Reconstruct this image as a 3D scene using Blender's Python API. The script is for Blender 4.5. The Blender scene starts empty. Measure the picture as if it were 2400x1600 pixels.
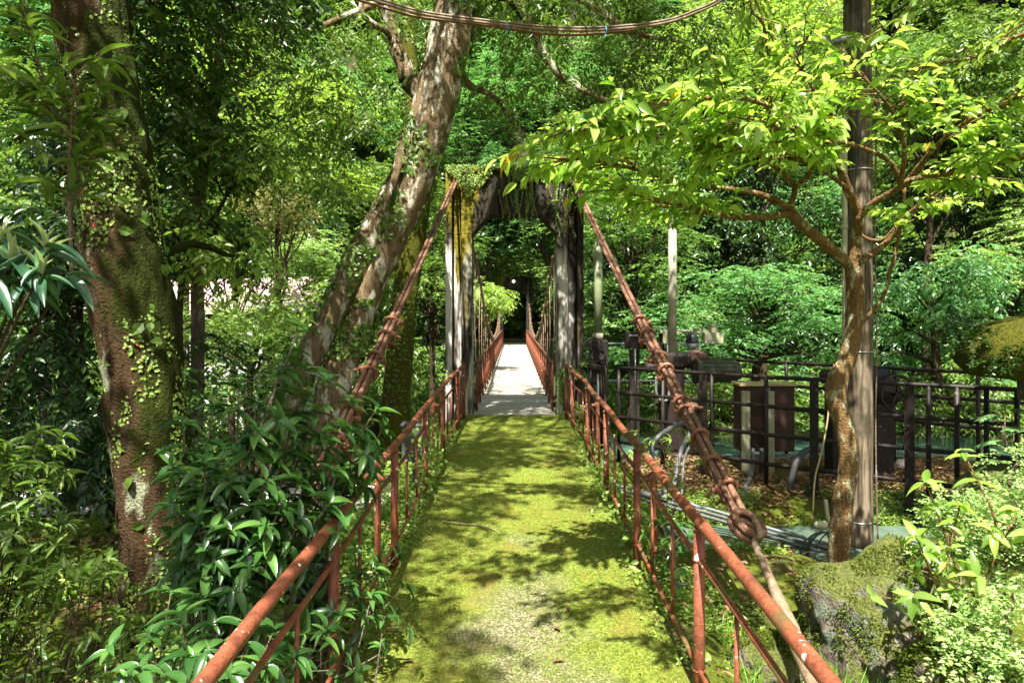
import bpy, bmesh, math, numpy as np
from mathutils import Vector, Matrix, noise as mnoise
R = math.radians
# ------------------------------------------------------------------ camera, world, sun
sc = bpy.context.scene
CAM_Z = 1.75
cam_d = bpy.data.cameras.new("camera"); cam = bpy.data.objects.new("camera", cam_d)
sc.collection.objects.link(cam); sc.camera = cam
cam.location = (0, 0, CAM_Z); cam.rotation_euler = (R(90), 0, 0)
cam_d.sensor_width = 36; cam_d.lens = 24; cam_d.shift_x = -0.0025; cam_d.shift_y = -0.0262
cam_d.clip_start = 0.05; cam_d.clip_end = 600
SUN_DIR = Vector((0.10, 0.60, -1.0)).normalized()
w = bpy.data.worlds.new("World"); sc.world = w; w.use_nodes = True
wn = w.node_tree.nodes; bg = wn["Background"]
sky = wn.new("ShaderNodeTexSky"); sky.sky_type = 'NISHITA'; sky.sun_disc = False
sky.sun_elevation = R(58); sky.sun_rotation = math.pi - 0.17
w.node_tree.links.new(sky.outputs[0], bg.inputs[0]); bg.inputs[1].default_value = 0.05; sky.dust_density = 4.0; sky.ozone_density = 0.3; sky.air_density = 1.0
sun_d = bpy.data.lights.new("sun", 'SUN'); sun_d.energy = 5.0; sun_d.angle = R(0.55); sun_d.color = (1, .96, .88)
sun = bpy.data.objects.new("sun", sun_d); sc.collection.objects.link(sun)
sun.rotation_euler = SUN_DIR.to_track_quat('-Z', 'Y').to_euler(); sun.location = (-3, -20, 30)
sc.view_settings.view_transform = 'Standard'; sc.view_settings.look = 'None'
sc.view_settings.exposure = 1.95; sc.view_settings.gamma = 1
try:
    sc.cycles.max_bounces = 6; sc.cycles.diffuse_bounces = 3; sc.cycles.glossy_bounces = 2
    sc.cycles.transmission_bounces = 3; sc.cycles.transparent_max_bounces = 4
    sc.cycles.sample_clamp_indirect = 4
    sc.cycles.use_denoising = True
except Exception: pass

def P(px, py, d):
    """point at distance d (m, along the view) seen at photo pixel px,py (2400x1600)"""
    return np.array([(px - 1206) / 1600 * d, d, CAM_Z - (py - 737) / 1600 * d])

# ------------------------------------------------------------------ mesh helpers
col = sc.collection
class MB:
    def __init__(s): s.V = []; s.F = []; s.n = 0
    def add(s, V, F):
        V = np.asarray(V, float).reshape(-1, 3); s.V.append(V)
        for f in (F if isinstance(F, list) else [F]):
            f = np.asarray(f, int)
            if f.size: s.F.append(f + s.n)
        s.n += len(V); return s
    def mesh(s, name, mat, smooth=True, off=None):
        V = np.concatenate(s.V)
        if off is not None: V = V - np.asarray(off)
        me = bpy.data.meshes.new(name)
        me.vertices.add(len(V)); me.vertices.foreach_set("co", V.astype(np.float32).ravel())
        loops = np.concatenate([f.ravel() for f in s.F]); tot = np.concatenate([np.full(len(f), f.shape[1]) for f in s.F])
        start = np.concatenate([[0], np.cumsum(tot)[:-1]])
        me.loops.add(len(loops)); me.loops.foreach_set("vertex_index", loops.astype(np.int32))
        me.polygons.add(len(tot)); me.polygons.foreach_set("loop_start", start.astype(np.int32))
        me.update(calc_edges=True); me.validate()
        me.polygons.foreach_set("use_smooth", np.full(len(me.polygons), smooth))
        if mat: me.materials.append(mat)
        return me
ORG = {}
def thing(name, label, cat, loc=(0, 0, 0), group=None):
    o = bpy.data.objects.new(name, None); col.objects.link(o); o.location = tuple(float(v) for v in loc)
    o.empty_display_size = .2
    o['label'] = label; o['category'] = cat
    if group: o['group'] = group
    ORG[o] = np.array(loc, float); return o
def tag(o, label=None, cat=None, group=None, kind=None):
    for k, v in (('label', label), ('category', cat), ('group', group), ('kind', kind)):
        if v: o[k] = v
    return o
def obj(name, mb, mat, parent=None, smooth=True, loc=None, bevel=0):
    """one mesh object; geometry is given in world space"""
    if parent is not None: off = ORG[parent]
    else:
        off = np.array(loc, float) if loc is not None else np.zeros(3)
    me = mb.mesh(name, mat, smooth, off)
    o = bpy.data.objects.new(name, me); col.objects.link(o)
    if parent is not None: o.parent = parent
    else: o.location = tuple(off)
    ORG[o] = off
    if bevel:
        b = o.modifiers.new("bevel", 'BEVEL'); b.width = bevel; b.segments = 2; b.limit_method = 'ANGLE'
    return o
def copy_at(o, d, parent):
    c = o.copy(); col.objects.link(c); c.parent = parent; c.location = o.location + Vector(d); ORG[c] = ORG[o]; return c

def frames(pts):
    pts = np.asarray(pts, float); T = np.gradient(pts, axis=0); T /= np.linalg.norm(T, axis=1)[:, None] + 1e-9
    N = np.zeros_like(T); a = np.array([0, 0, 1.]) if abs(T[0][2]) < .9 else np.array([1., 0, 0])
    n = np.cross(T[0], a); n /= np.linalg.norm(n); N[0] = n
    for i in range(1, len(pts)):
        n = n - T[i] * np.dot(n, T[i]); n /= np.linalg.norm(n) + 1e-9; N[i] = n
    return T, N, np.cross(T, N)
def smoothpath(pts, step=.05, rad=None):
    pts = np.asarray(pts, float); n = len(pts)
    if n < 3: 
        L = np.linalg.norm(pts[-1] - pts[0]); k = max(2, int(L / step) + 1); t = np.linspace(0, 1, k)[:, None]
        out = pts[0] * (1 - t) + pts[-1] * t
        return (out, np.interp(np.linspace(0, n - 1, k), np.arange(n), rad)) if rad is not None else out
    E = np.vstack([2 * pts[0] - pts[1], pts, 2 * pts[-1] - pts[-2]]); out = []; rr = []
    for i in range(n - 1):
        p0, p1, p2, p3 = E[i:i + 4]; k = max(2, int(np.linalg.norm(p2 - p1) / step) + 1)
        for t in np.linspace(0, 1, k, endpoint=False):
            out.append(.5 * ((2 * p1) + (-p0 + p2) * t + (2 * p0 - 5 * p1 + 4 * p2 - p3) * t * t + (-p0 + 3 * p1 - 3 * p2 + p3) * t ** 3))
            if rad is not None: rr.append(rad[i] * (1 - t) + rad[i + 1] * t)
    out.append(pts[-1]); out = np.array(out)
    if rad is not None: rr.append(rad[-1]); return out, np.array(rr)
    return out
def tube(mb, pts, rad, k=8, caps=True, rough=0, rs=3.0, ridge=0.):
    pts = np.asarray(pts, float); m = len(pts); rad = np.broadcast_to(np.asarray(rad, float), (m,))
    T, N, B = frames(pts); a = np.linspace(0, 2 * math.pi, k, endpoint=False)
    rr = rad[:, None] * np.ones(k)
    if rough:
        for i in range(m):
            for j in range(k):
                q = pts[i] + (N[i] * math.cos(a[j]) + B[i] * math.sin(a[j])) * rad[i]
                v = Vector((q[0] * rs, q[1] * rs, q[2] * rs * .45))
                if ridge: rr[i, j] *= 1 + ridge * (1 - 2.2 * abs(mnoise.noise(Vector((q[0] * 11, q[1] * 11, q[2] * 1.6)))) + .5 * mnoise.noise(Vector((q[0] * 30, q[1] * 30, q[2] * 9))))
                rr[i, j] *= 1 + rough * (mnoise.noise(v) + .5 * mnoise.noise(v * 2.7) + .25 * mnoise.noise(v * 6))
    V = pts[:, None] + rr[..., None] * (N[:, None] * np.cos(a)[None, :, None] + B[:, None] * np.sin(a)[None, :, None])
    i = np.arange(m - 1)[:, None]; j = np.arange(k)[None]; j2 = (j + 1) % k
    F = np.stack([i * k + j, i * k + j2, (i + 1) * k + j2, (i + 1) * k + j], -1).reshape(-1, 4)
    V = V.reshape(-1, 3); fs = [F]
    if caps:
        V = np.vstack([V, pts[0], pts[-1]]); c0 = m * k; c1 = c0 + 1; jj = np.arange(k); j2 = (jj + 1) % k
        fs.append(np.stack([np.full(k, c0), j2, jj], -1)); fs.append(np.stack([np.full(k, c1), (m - 1) * k + jj, (m - 1) * k + j2], -1))
    mb.add(V, fs); return mb
def rod(mb, a, b, r, k=8): return tube(mb, [a, b], r, k)
BOXF = np.array([[0, 3, 2, 1], [4, 5, 6, 7], [0, 1, 5, 4], [1, 2, 6, 5], [2, 3, 7, 6], [3, 0, 4, 7]])
def box(mb, c, s, rz=0, rx=0):
    h = np.array(s) / 2; V = np.array([[-1, -1, -1], [1, -1, -1], [1, 1, -1], [-1, 1, -1], [-1, -1, 1], [1, -1, 1], [1, 1, 1], [-1, 1, 1]]) * h
    M = np.array(Matrix.Rotation(rz, 3, 'Z') @ Matrix.Rotation(rx, 3, 'X')); mb.add(V @ M.T + np.array(c), BOXF); return mb
def lathe(mb, prof, c, k=20, axis='Z'):
    prof = np.array(prof, float); a = np.linspace(0, 2 * math.pi, k, endpoint=False); m = len(prof)
    V = np.stack([prof[:, 0, None] * np.cos(a), prof[:, 0, None] * np.sin(a), prof[:, 1, None] * np.ones(k)], -1).reshape(-1, 3)
    if axis == 'X': V = V[:, [2, 0, 1]]
    if axis == 'Y': V = V[:, [1, 2, 0]]
    i = np.arange(m - 1)[:, None]; j = np.arange(k)[None]; j2 = (j + 1) % k
    F = np.stack([i * k + j, i * k + j2, (i + 1) * k + j2, (i + 1) * k + j], -1).reshape(-1, 4)
    mb.add(V + np.array(c), F); return mb
def torus(mb, c, Rr, r, normal, k=24, kk=8):
    n = np.array(normal, float); n /= np.linalg.norm(n); a = np.cross(n, [0, 0, 1.] if abs(n[2]) < .9 else [1., 0, 0]); a /= np.linalg.norm(a); b = np.cross(n, a)
    t = np.linspace(0, 2 * math.pi, k, endpoint=False); s = np.linspace(0, 2 * math.pi, kk, endpoint=False)
    rad = a[None] * np.cos(t)[:, None] + b[None] * np.sin(t)[:, None]
    V = np.array(c) + rad[:, None] * (Rr + r * np.cos(s))[None, :, None] + n * (r * np.sin(s))[None, :, None]
    i = np.arange(k)[:, None]; j = np.arange(kk)[None]
    F = np.stack([i * kk + j, ((i + 1) % k) * kk + j, ((i + 1) % k) * kk + (j + 1) % kk, i * kk + (j + 1) % kk], -1).reshape(-1, 4)
    mb.add(V.reshape(-1, 3), F); return mb
def rope(mb, pts, r, strands=6, pitch=.16, k=5):
    pts = np.asarray(pts, float); T, N, B = frames(pts); s = np.concatenate([[0], np.cumsum(np.linalg.norm(np.diff(pts, axis=0), axis=1))])
    for q in range(strands):
        a = 2 * math.pi * (s / pitch + q / strands)
        tube(mb, pts + (N * np.cos(a)[:, None] + B * np.sin(a)[:, None]) * r * .6, r * .42, k)
    return mb

# ------------------------------------------------------------------ leaves
def unit(a): return a / (np.linalg.norm(a, axis=-1, keepdims=True) + 1e-9)
T_S = (np.array([[0, 0, 0], [.5, .42, .16], [0, 1, 0], [-.5, .42, .16]]), np.array([[0, 1, 2], [0, 2, 3]]))
T_M = (np.array([[0, 0, 0], [.42, .3, .14], [.40, .62, .10], [0, 1, -.25], [-.40, .62, .10], [-.42, .3, .14], [0, .5, -.04]]),
       np.array([[0, 1, 6], [1, 2, 6], [2, 3, 6], [3, 4, 6], [4, 5, 6], [5, 0, 6]]))
def _big(droop=.35, fold=.22, n=6, sharp=1.0):
    V = []; ts = np.linspace(0, 1, n + 1)
    for t in ts:
        hw = .5 * (math.sin(math.pi * min(1, t ** .8)) ** .75) * (1 - .12 * t) if 0 < t < 1 else .03 if t == 0 else .004
        z = -droop * t * t
        V += [[-hw, t, z + fold * hw * 1.2], [0, t - .0, z], [hw, t, z + fold * hw * 1.2]]
    F = []
    for i in range(n):
        a = i * 3; F += [[a, a + 1, a + 4, a + 3], [a + 1, a + 2, a + 5, a + 4]]
    return np.array(V), np.array(F)
T_B = _big()
def leaves(mb, Pp, D, N, L, W, T=T_S, zl=False):
    D = unit(D); X = unit(np.cross(D, N)); Z = np.cross(X, D); tv, tf = T; n = len(Pp)
    L = np.broadcast_to(L, (n,)); W = np.broadcast_to(W, (n,))
    V = Pp[:, None] + X[:, None] * (tv[None, :, 0, None] * W[:, None, None]) + D[:, None] * (tv[None, :, 1, None] * L[:, None, None]) + Z[:, None] * (tv[None, :, 2, None] * (L if zl else W)[:, None, None])
    F = (tf[None] + (np.arange(n) * len(tv))[:, None, None]).reshape(-1, tf.shape[1])
    mb.add(V.reshape(-1, 3), F)
KIND = {  # twig length, leaves per twig, leaf length, leaf width, flatness, droop, template
    'tier':   dict(tw=.42, lpt=14, L=.085, W=.05, flat=.22, droop=.12, nj=.28, T=T_S),
    'hang':   dict(tw=.30, lpt=10, L=.12, W=.038, flat=.5, droop=.6, nj=.5, T=T_S),
    'round':  dict(tw=.22, lpt=10, L=.06, W=.036, flat=.75, droop=.1, nj=.5, T=T_S),
    'broad':  dict(tw=.28, lpt=8, L=.12, W=.052, flat=.5, droop=.45, nj=.4, T=T_M),
    'far':    dict(tw=.9, lpt=10, L=.30, W=.16, flat=.5, droop=.25, nj=.5, T=T_S),
}
def clumps(mb, C, rad, kind, rng, dens=1.0, ls=1.0, sq=(1, 1, .62)):
    k = KIND[kind]
    for c, r in zip(C, np.broadcast_to(rad, (len(C),))):
        area = 12.6 * r * r
        n = max(4, int(dens * area * 1.5 / (k['L'] * k['W'] * ls * ls * .55) / k['lpt'] * .55))
        u = unit(rng.normal(size=(n, 3))); q = rng.random(n) ** .45
        if kind == 'tier':   # horizontal shelves
            lev = rng.integers(-2, 3, n) / 2.4; rr = np.sqrt(np.clip(1 - lev ** 2 * .8, .1, 1)) * np.sqrt(rng.random(n))
            az = rng.random(n) * 6.283; u = np.stack([np.cos(az), np.sin(az), np.zeros(n)], -1)
            Q = np.array(c) + np.stack([u[:, 0] * rr * r * sq[0], u[:, 1] * rr * r * sq[1], (lev - .22 * rr ** 2) * r * sq[2] + rng.normal(size=n) * .035 * r], -1)
        else:
            Q = np.array(c) + u * q[:, None] * r * np.array(sq)
        D = u * np.array([1, 1, k['flat']]) + rng.normal(size=(n, 3)) * .35 * np.array([1, 1, k['flat']]); D[:, 2] -= k['droop'] * .6; D = unit(D)
        up = np.array([0, 0, 1.]); S = unit(np.cross(D, up)); Nn = np.cross(S, D)
        m = k['lpt']; t = (np.arange(m) + .5) / m; tw = k['tw'] * ls * (.6 + .8 * rng.random(n))
        base = Q[:, None] + D[:, None] * (t[None, :, None] * tw[:, None, None]); base[..., 2] -= (t ** 2)[None] * (tw * (.15 + .3 * k['droop']))[:, None]
        sgn = np.where(np.arange(m) % 2, 1., -1.)[None, :, None]
        ang = (.9 + .3 * rng.random((n, m)))[..., None]
        LD = D[:, None] * np.cos(ang) + S[:, None] * np.sin(ang) * sgn + rng.normal(size=(n, m, 3)) * .22
        LD[..., 2] -= k['droop']
        LN = Nn[:, None] + rng.normal(size=(n, m, 3)) * k['nj']
        sz = ls * (.65 + .6 * rng.random(n * m))
        leaves(mb, base.reshape(-1, 3), LD.reshape(-1, 3), LN.reshape(-1, 3), k['L'] * sz, k['W'] * sz, k['T'])
def blob(c, Rr, n, rng, inner=.35):
    u = unit(rng.normal(size=(n, 3))); q = (inner + (1 - inner) * rng.random(n)) ; return np.array(c) + u * q[:, None] * np.array(Rr)

# ------------------------------------------------------------------ materials
def newmat(name):
    m = bpy.data.materials.new(name); m.use_nodes = True; nt = m.node_tree; b = nt.nodes["Principled BSDF"]; return m, nt, b
def coord(nt, scale=(1, 1, 1), kind='Object'):
    t = nt.nodes.new("ShaderNodeTexCoord"); mp = nt.nodes.new("ShaderNodeMapping"); mp.inputs['Scale'].default_value = scale
    nt.links.new(t.outputs[kind], mp.inputs[0]); return mp.outputs[0]
def nz(nt, vec, scale, detail=4, rough=.55, out=0):
    n = nt.nodes.new("ShaderNodeTexNoise"); n.inputs['Scale'].default_value = scale; n.inputs['Detail'].default_value = detail; n.inputs['Roughness'].default_value = rough
    nt.links.new(vec, n.inputs['Vector']); return n.outputs[out]
def vor(nt, vec, scale, out='Distance', feature='F1'):
    n = nt.nodes.new("ShaderNodeTexVoronoi"); n.feature = feature; n.inputs['Scale'].default_value = scale; nt.links.new(vec, n.inputs['Vector']); return n.outputs[out]
def ramp(nt, fac, stops):
    r = nt.nodes.new("ShaderNodeValToRGB"); e = r.color_ramp.elements
    while len(e) < len(stops): e.new(.5)
    for x, (p, c) in zip(e, stops):
        x.position = p; x.color = (c, c, c, 1) if isinstance(c, (int, float)) else (*c, 1)
    nt.links.new(fac, r.inputs[0]); return r.outputs[0]
def mixc(nt, fac, a, b, mode='MIX'):
    n = nt.nodes.new("ShaderNodeMix"); n.data_type = 'RGBA'; n.blend_type = mode
    for s, v in ((n.inputs[0], fac), (n.inputs[6], a), (n.inputs[7], b)):
        if hasattr(v, 'links'): nt.links.new(v, s)
        elif isinstance(v, (int, float)): s.default_value = v
        else: s.default_value = (*v, 1)
    return n.outputs[2]
def mth(nt, op, a, b=0.):
    n = nt.nodes.new("ShaderNodeMath"); n.operation = op
    for s, v in ((n.inputs[0], a), (n.inputs[1], b)):
        if hasattr(v, 'links'): nt.links.new(v, s)
        else: s.default_value = v
    return n.outputs[0]
def sepxyz(nt, vec):
    n = nt.nodes.new("ShaderNodeSeparateXYZ"); nt.links.new(vec, n.inputs[0]); return n.outputs
def bump(nt, b, h, strength=.5, dist=.02):
    n = nt.nodes.new("ShaderNodeBump"); n.inputs['Strength'].default_value = strength; n.inputs['Distance'].default_value = dist
    nt.links.new(h, n.inputs['Height']); nt.links.new(n.outputs[0], b.inputs['Normal'])
def leafmat(name, cols, transl=.35, rough=.42, tcol=1.5, spec=.5, accent=None):
    m, nt, b = newmat(name); g = nt.nodes.new("ShaderNodeNewGeometry"); f = g.outputs['Random Per Island']
    n = len(cols); st = [(i / (n - 1) * .94, c) for i, c in enumerate(cols)]
    c = ramp(nt, f, st)
    if accent:
        hi = mth(nt, 'GREATER_THAN', f, 1 - accent[0]); c = mixc(nt, hi, c, accent[1])
    pn = nz(nt, coord(nt), 1.1, 2); c = mixc(nt, mth(nt, 'MULTIPLY', pn, .5), c, mixc(nt, 1.0, c, (.62, .78, .55), 'MULTIPLY'))
    nt.links.new(c, b.inputs['Base Color']); b.inputs['Roughness'].default_value = rough; b.inputs['Specular IOR Level'].default_value = spec
    t = nt.nodes.new("ShaderNodeBsdfTranslucent"); tc = mixc(nt, 1.0, c, (tcol * 1.1, tcol * 1.15, tcol * .6), 'MULTIPLY'); nt.links.new(tc, t.inputs[0])
    mx = nt.nodes.new("ShaderNodeMixShader"); mx.inputs[0].default_value = transl; out = nt.nodes["Material Output"]
    nt.links.new(b.outputs[0], mx.inputs[1]); nt.links.new(t.outputs[0], mx.inputs[2]); nt.links.new(mx.outputs[0], out.inputs[0]); return m
M = {}
M['l_young'] = leafmat("young yellow green leaf", [(.33, .45, .09), (.13, .25, .04), (.47, .58, .18), (.10, .20, .03), (.41, .52, .13)], .60, .25, 1.5, .7, (.006, (.5, .28, .03)))
M['l_bright'] = leafmat("bright green leaf", [(.21, .30, .05), (.30, .41, .08), (.11, .20, .03), (.41, .51, .14)], .45, .4, 1.5)
M['l_mid'] = leafmat("mid green leaf", [(.08, .145, .02), (.15, .24, .04), (.045, .095, .014), (.23, .32, .07)], .35, .38, 1.5)
M['l_blue'] = leafmat("cool green maple leaf", [(.09, .23, .075), (.16, .33, .12), (.045, .15, .05), (.27, .45, .19)], .4, .38, 1.4)
M['l_darkmid'] = leafmat('medium dark evergreen leaf', [(.045, .10, .014), (.08, .15, .025), (.03, .065, .01), (.13, .20, .035)], .3, .33, 1.4)  # evergreen leaf tone between the dark and the mid green
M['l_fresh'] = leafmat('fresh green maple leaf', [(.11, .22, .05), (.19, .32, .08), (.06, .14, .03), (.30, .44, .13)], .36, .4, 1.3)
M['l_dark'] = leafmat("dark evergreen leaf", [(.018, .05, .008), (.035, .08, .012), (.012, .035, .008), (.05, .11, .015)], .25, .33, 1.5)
M['l_gloss'] = leafmat("dark glossy shrub leaf", [(.035, .10, .02), (.065, .155, .035), (.022, .07, .016), (.11, .22, .05)], .22, .24, 1.8, .65)
M['l_olive'] = leafmat("olive bronze leaf", [(.18, .17, .05), (.24, .22, .07), (.12, .13, .04), (.30, .24, .08)], .35, .45, 1.3)
M['l_cream'] = leafmat("pale green small leaf", [(.26, .38, .12), (.36, .48, .17), (.14, .26, .06), (.42, .52, .22)], .35, .4, 1.2)
M['l_ivy'] = leafmat("small creeping fig leaf", [(.18, .28, .05), (.34, .44, .10), (.10, .18, .03)], .25, .4, 1.3, .5, (.006, (.5, .05, .02)))
M['l_rhodo'] = leafmat("leathery rhododendron leaf", [(.035, .10, .05), (.05, .14, .07), (.03, .08, .04)], .12, .32, 1.3, .6)
M['l_shoot'] = leafmat("pale upright new leaf", [(.42, .48, .25), (.5, .55, .3)], .3, .5, 1.1)
M['litter'] = leafmat("dry fallen leaf", [(.22, .10, .045), (.34, .19, .09), (.14, .06, .03), (.42, .27, .15)], .1, .6, 1.0, .3)
M['l_moss'] = leafmat('moss tuft', [(.13, .19, .015), (.26, .33, .04), (.08, .115, .01), (.37, .42, .09)], .3, .7, 1.2, .2)
M['l_mossdark'] = leafmat('boulder moss tuft', [(.06, .085, .008), (.12, .155, .016), (.035, .05, .006), (.18, .21, .03)], .3, .7, 1.2, .2)
M['l_grass'] = leafmat("grass blade", [(.10, .22, .02), (.18, .32, .03), (.07, .15, .02)], .35, .4, 1.4)

def barkmat(name, base, dark, pale, moss=(.10, .11, .012), mossf=.45, palef=.3, mossdir=None, rough=.85, ps=1.):
    m, nt, b = newmat(name); v = coord(nt); vs = coord(nt, (1, 1, .22))
    n1 = nz(nt, vs, 14, 6, .65); c = ramp(nt, n1, [(.3, dark), (.5, base), (.72, base)])
    n2 = nz(nt, coord(nt, (1, 1, .45)), 3.2 * ps, 6, .65); pm = ramp(nt, n2, [(.60 - palef * .3, 0.), (.66 - palef * .3, 1.)]); c = mixc(nt, pm, c, pale)
    n3 = nz(nt, v, 1.7, 6, .65)
    if mossdir is not None:
        g = nt.nodes.new("ShaderNodeNewGeometry"); d = nt.nodes.new("ShaderNodeVectorMath"); d.operation = 'DOT_PRODUCT'
        nt.links.new(g.outputs['Normal'], d.inputs[0]); d.inputs[1].default_value = mossdir
        n3 = mth(nt, 'ADD', n3, mth(nt, 'MULTIPLY', d.outputs['Value'], .18))
    mm = ramp(nt, n3, [(.68 - mossf * .4, 0.), (.78 - mossf * .4, 1.)])
    mg = ramp(nt, nz(nt, v, 40, 4), [(.3, tuple(x * .45 for x in moss)), (.7, moss)])
    c = mixc(nt, mm, c, mg)
    nt.links.new(c, b.inputs['Base Color']); b.inputs['Roughness'].default_value = rough; b.inputs['Specular IOR Level'].default_value = .08
    bump(nt, b, mth(nt, 'ADD', n1, mth(nt, 'MULTIPLY', nz(nt, v, 60, 4), .5)), 1.0, .07); return m
M['bark_ivy'] = barkmat("mossy dark bark", (.060, .036, .017), (.010, .007, .004), (.24, .25, .16), (.038, .048, .007), .42, .10, (1.1, -.1, 0), .85, 1.6)
M['bark_lean'] = barkmat("mottled pale bark", (.22, .155, .085), (.04, .026, .014), (.56, .53, .41), (.07, .085, .02), .36, .28, None, .85, 2.2)
M['bark_moss'] = barkmat("moss covered bark", (.10, .07, .03), (.03, .02, .01), (.12, .12, .05), (.11, .115, .014), .95, 0)
M['bark_cam'] = barkmat("smooth ochre bark", (.20, .12, .05), (.09, .05, .022), (.36, .35, .22), (.09, .09, .03), .22, .16, None, .85, 6.0)
M['bark_grey'] = barkmat("grey brown bark", (.20, .15, .10), (.07, .05, .03), (.38, .34, .27), (.09, .10, .03), .3, .15)
M['bark_dark'] = barkmat("dark brown bark", (.07, .05, .03), (.02, .015, .01), (.12, .11, .07), (.05, .06, .015), .4, .1)  # darker brown bark for background trees and small shrubs

def rustmat(name, a=(.225, .066, .031), b2=(.095, .033, .018), spots=(.62, .55, .50), spotf=.5, moss=0.):
    m, nt, b = newmat(name); v = coord(nt)
    c = ramp(nt, nz(nt, v, 5, 6, .65), [(.3, b2), (.50, a), (.72, tuple(min(1, x * 1.35) for x in a))])
    c = mixc(nt, ramp(nt, nz(nt, v, 13, 6, .75), [(.50, 0.), (.62, .7)]), c, tuple(x * .8 for x in b2))
    c = mixc(nt, ramp(nt, nz(nt, v, 70, 3), [(.45, 0.), (.7, .6)]), c, tuple(x * .55 for x in b2))
    s = ramp(nt, nz(nt, v, 22, 2, .4), [(.70 - .03 * spotf, 0.), (.73 - .03 * spotf, .9)]); c = mixc(nt, s, c, spots)
    if moss: c = mixc(nt, ramp(nt, nz(nt, v, 3, 5), [(.62 - moss * .2, 0.), (.75 - moss * .2, .8)]), c, (.10, .085, .03))
    nt.links.new(c, b.inputs['Base Color']); b.inputs['Roughness'].default_value = .55; b.inputs['Specular IOR Level'].default_value = .35
    bump(nt, b, nz(nt, v, 90, 4, .6), .35, .004); return m
M['rust'] = rustmat("red rusted pipe paint")
M['rust_moss'] = rustmat("rusted pipe with algae", spotf=.3, moss=.55)
M['rope'] = rustmat("rusted wire rope", (.22, .11, .065), (.09, .042, .027), (.5, .35, .25), .4)
M['clamp'] = rustmat("rusted cast clamp", (.24, .10, .055), (.10, .042, .025), (.45, .30, .22), .5, .2)
M['brown'] = rustmat("dark brown painted steel", (.022, .013, .010), (.010, .007, .006), (.12, .09, .07), .6)
M['olivepaint'] = rustmat("olive motor paint", (.07, .075, .03), (.03, .03, .015), (.1, .1, .06), .1)
M['anchor'] = rustmat("weathered pale anchor rod", (.21, .15, .095), (.11, .07, .04), (.34, .28, .2), 1.0, .1)

def plainmat(name, colr, rough=.6, metal=0., var=.25, scale=6, bmp=.15, spec=.4):
    m, nt, b = newmat(name); v = coord(nt)
    c = ramp(nt, nz(nt, v, scale, 6, .65), [(.3, tuple(x * (1 - var) for x in colr)), (.7, tuple(min(1, x * (1 + var * .6)) for x in colr))])
    nt.links.new(c, b.inputs['Base Color']); b.inputs['Roughness'].default_value = rough; b.inputs['Metallic'].default_value = metal
    b.inputs['Specular IOR Level'].default_value = spec
    bump(nt, b, nz(nt, v, scale * 8, 4), bmp, .006); return m
M['tubegrey'] = plainmat("grey green steel tube", (.33, .31, .22), .5, 0, .35, 9)
M['tubeolive'] = plainmat("olive plastic tube", (.20, .23, .12), .5, 0, .25, 7)
M['conduit'] = plainmat("grey conduit plastic", (.12, .125, .12), .45, 0, .25, 10)
M['conduit_dark'] = plainmat("dark conduit plastic", (.07, .075, .07), .5, 0, .3, 10)
M['white'] = plainmat("cream painted housing", (.36, .35, .22), .5, 0, .3, 12)
M['black'] = plainmat("black plastic", (.02, .022, .024), .35)
M['cabwood'] = plainmat("brown cabinet panel", (.042, .02, .012), .5, 0, .5, 3)
M['cabtop'] = plainmat("ochre cabinet lid", (.38, .30, .14), .6)
M['galv'] = plainmat("galvanised post", (.36, .36, .22), .5, .2, .3, 8)
M['wire'] = plainmat("dark cable sheath", (.02, .03, .03), .4)
M['blue'] = plainmat("blue tie", (.05, .25, .45), .5)
M['glass'] = plainmat("dome glass", (.35, .37, .37), .08, .3, .05)
M['lampw'] = plainmat("white lamp glass", (.9, .9, .85), .3)
_b = M['lampw'].node_tree.nodes['Principled BSDF']; _b.inputs['Emission Color'].default_value = (1, .95, .85, 1); _b.inputs['Emission Strength'].default_value = 1.2
M['steel'] = plainmat("worn bright steel rail", (.45, .48, .46), .35, .5)
M['sign'] = plainmat("pale blue grey sign plate", (.45, .55, .55), .5)
M['stonewhite'] = plainmat("pale stone", (.7, .6, .52), .8)
M['rusty_pad'] = plainmat("orange stained concrete", (.38, .18, .09), .8)
M['twig'] = plainmat("dry twig", (.32, .25, .15), .8)
M['pinkroof'] = None

def m_pole():
    m, nt, b = newmat("weathered timber pole"); v = coord(nt, (1, 1, .06)); v2 = coord(nt)
    n = nz(nt, v, 26, 6, .65); c = ramp(nt, n, [(.3, (.018, .013, .009)), (.45, (.085, .065, .042)), (.62, (.22, .175, .12))])
    c = mixc(nt, ramp(nt, nz(nt, v2, 4, 5), [(.5, 0.), (.65, .75)]), c, (.028, .026, .016)); b.inputs['Specular IOR Level'].default_value = .12
    nt.links.new(c, b.inputs['Base Color']); b.inputs['Roughness'].default_value = .85; bump(nt, b, n, .5, .01); return m
M['pole'] = m_pole()
def m_deck():
    m, nt, b = newmat("grey weathered deck plank"); g = nt.nodes.new("ShaderNodeNewGeometry"); v = coord(nt, (.35, 3, 3))
    c = ramp(nt, g.outputs['Random Per Island'], [(0, (.34, .31, .25)), (.5, (.56, .53, .46)), (1, (.44, .41, .35))])
    n = nz(nt, v, 12, 6, .65); c = mixc(nt, ramp(nt, n, [(.4, .6), (.7, 0.)]), c, (.13, .11, .075)); 
    c = mixc(nt, ramp(nt, nz(nt, coord(nt), 1.6, 4), [(.45, 0.), (.75, .5)]), c, (.2, .19, .10))
    nt.links.new(c, b.inputs['Base Color']); b.inputs['Roughness'].default_value = .8; bump(nt, b, n, .4, .006); return m
M['deck'] = m_deck()
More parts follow.
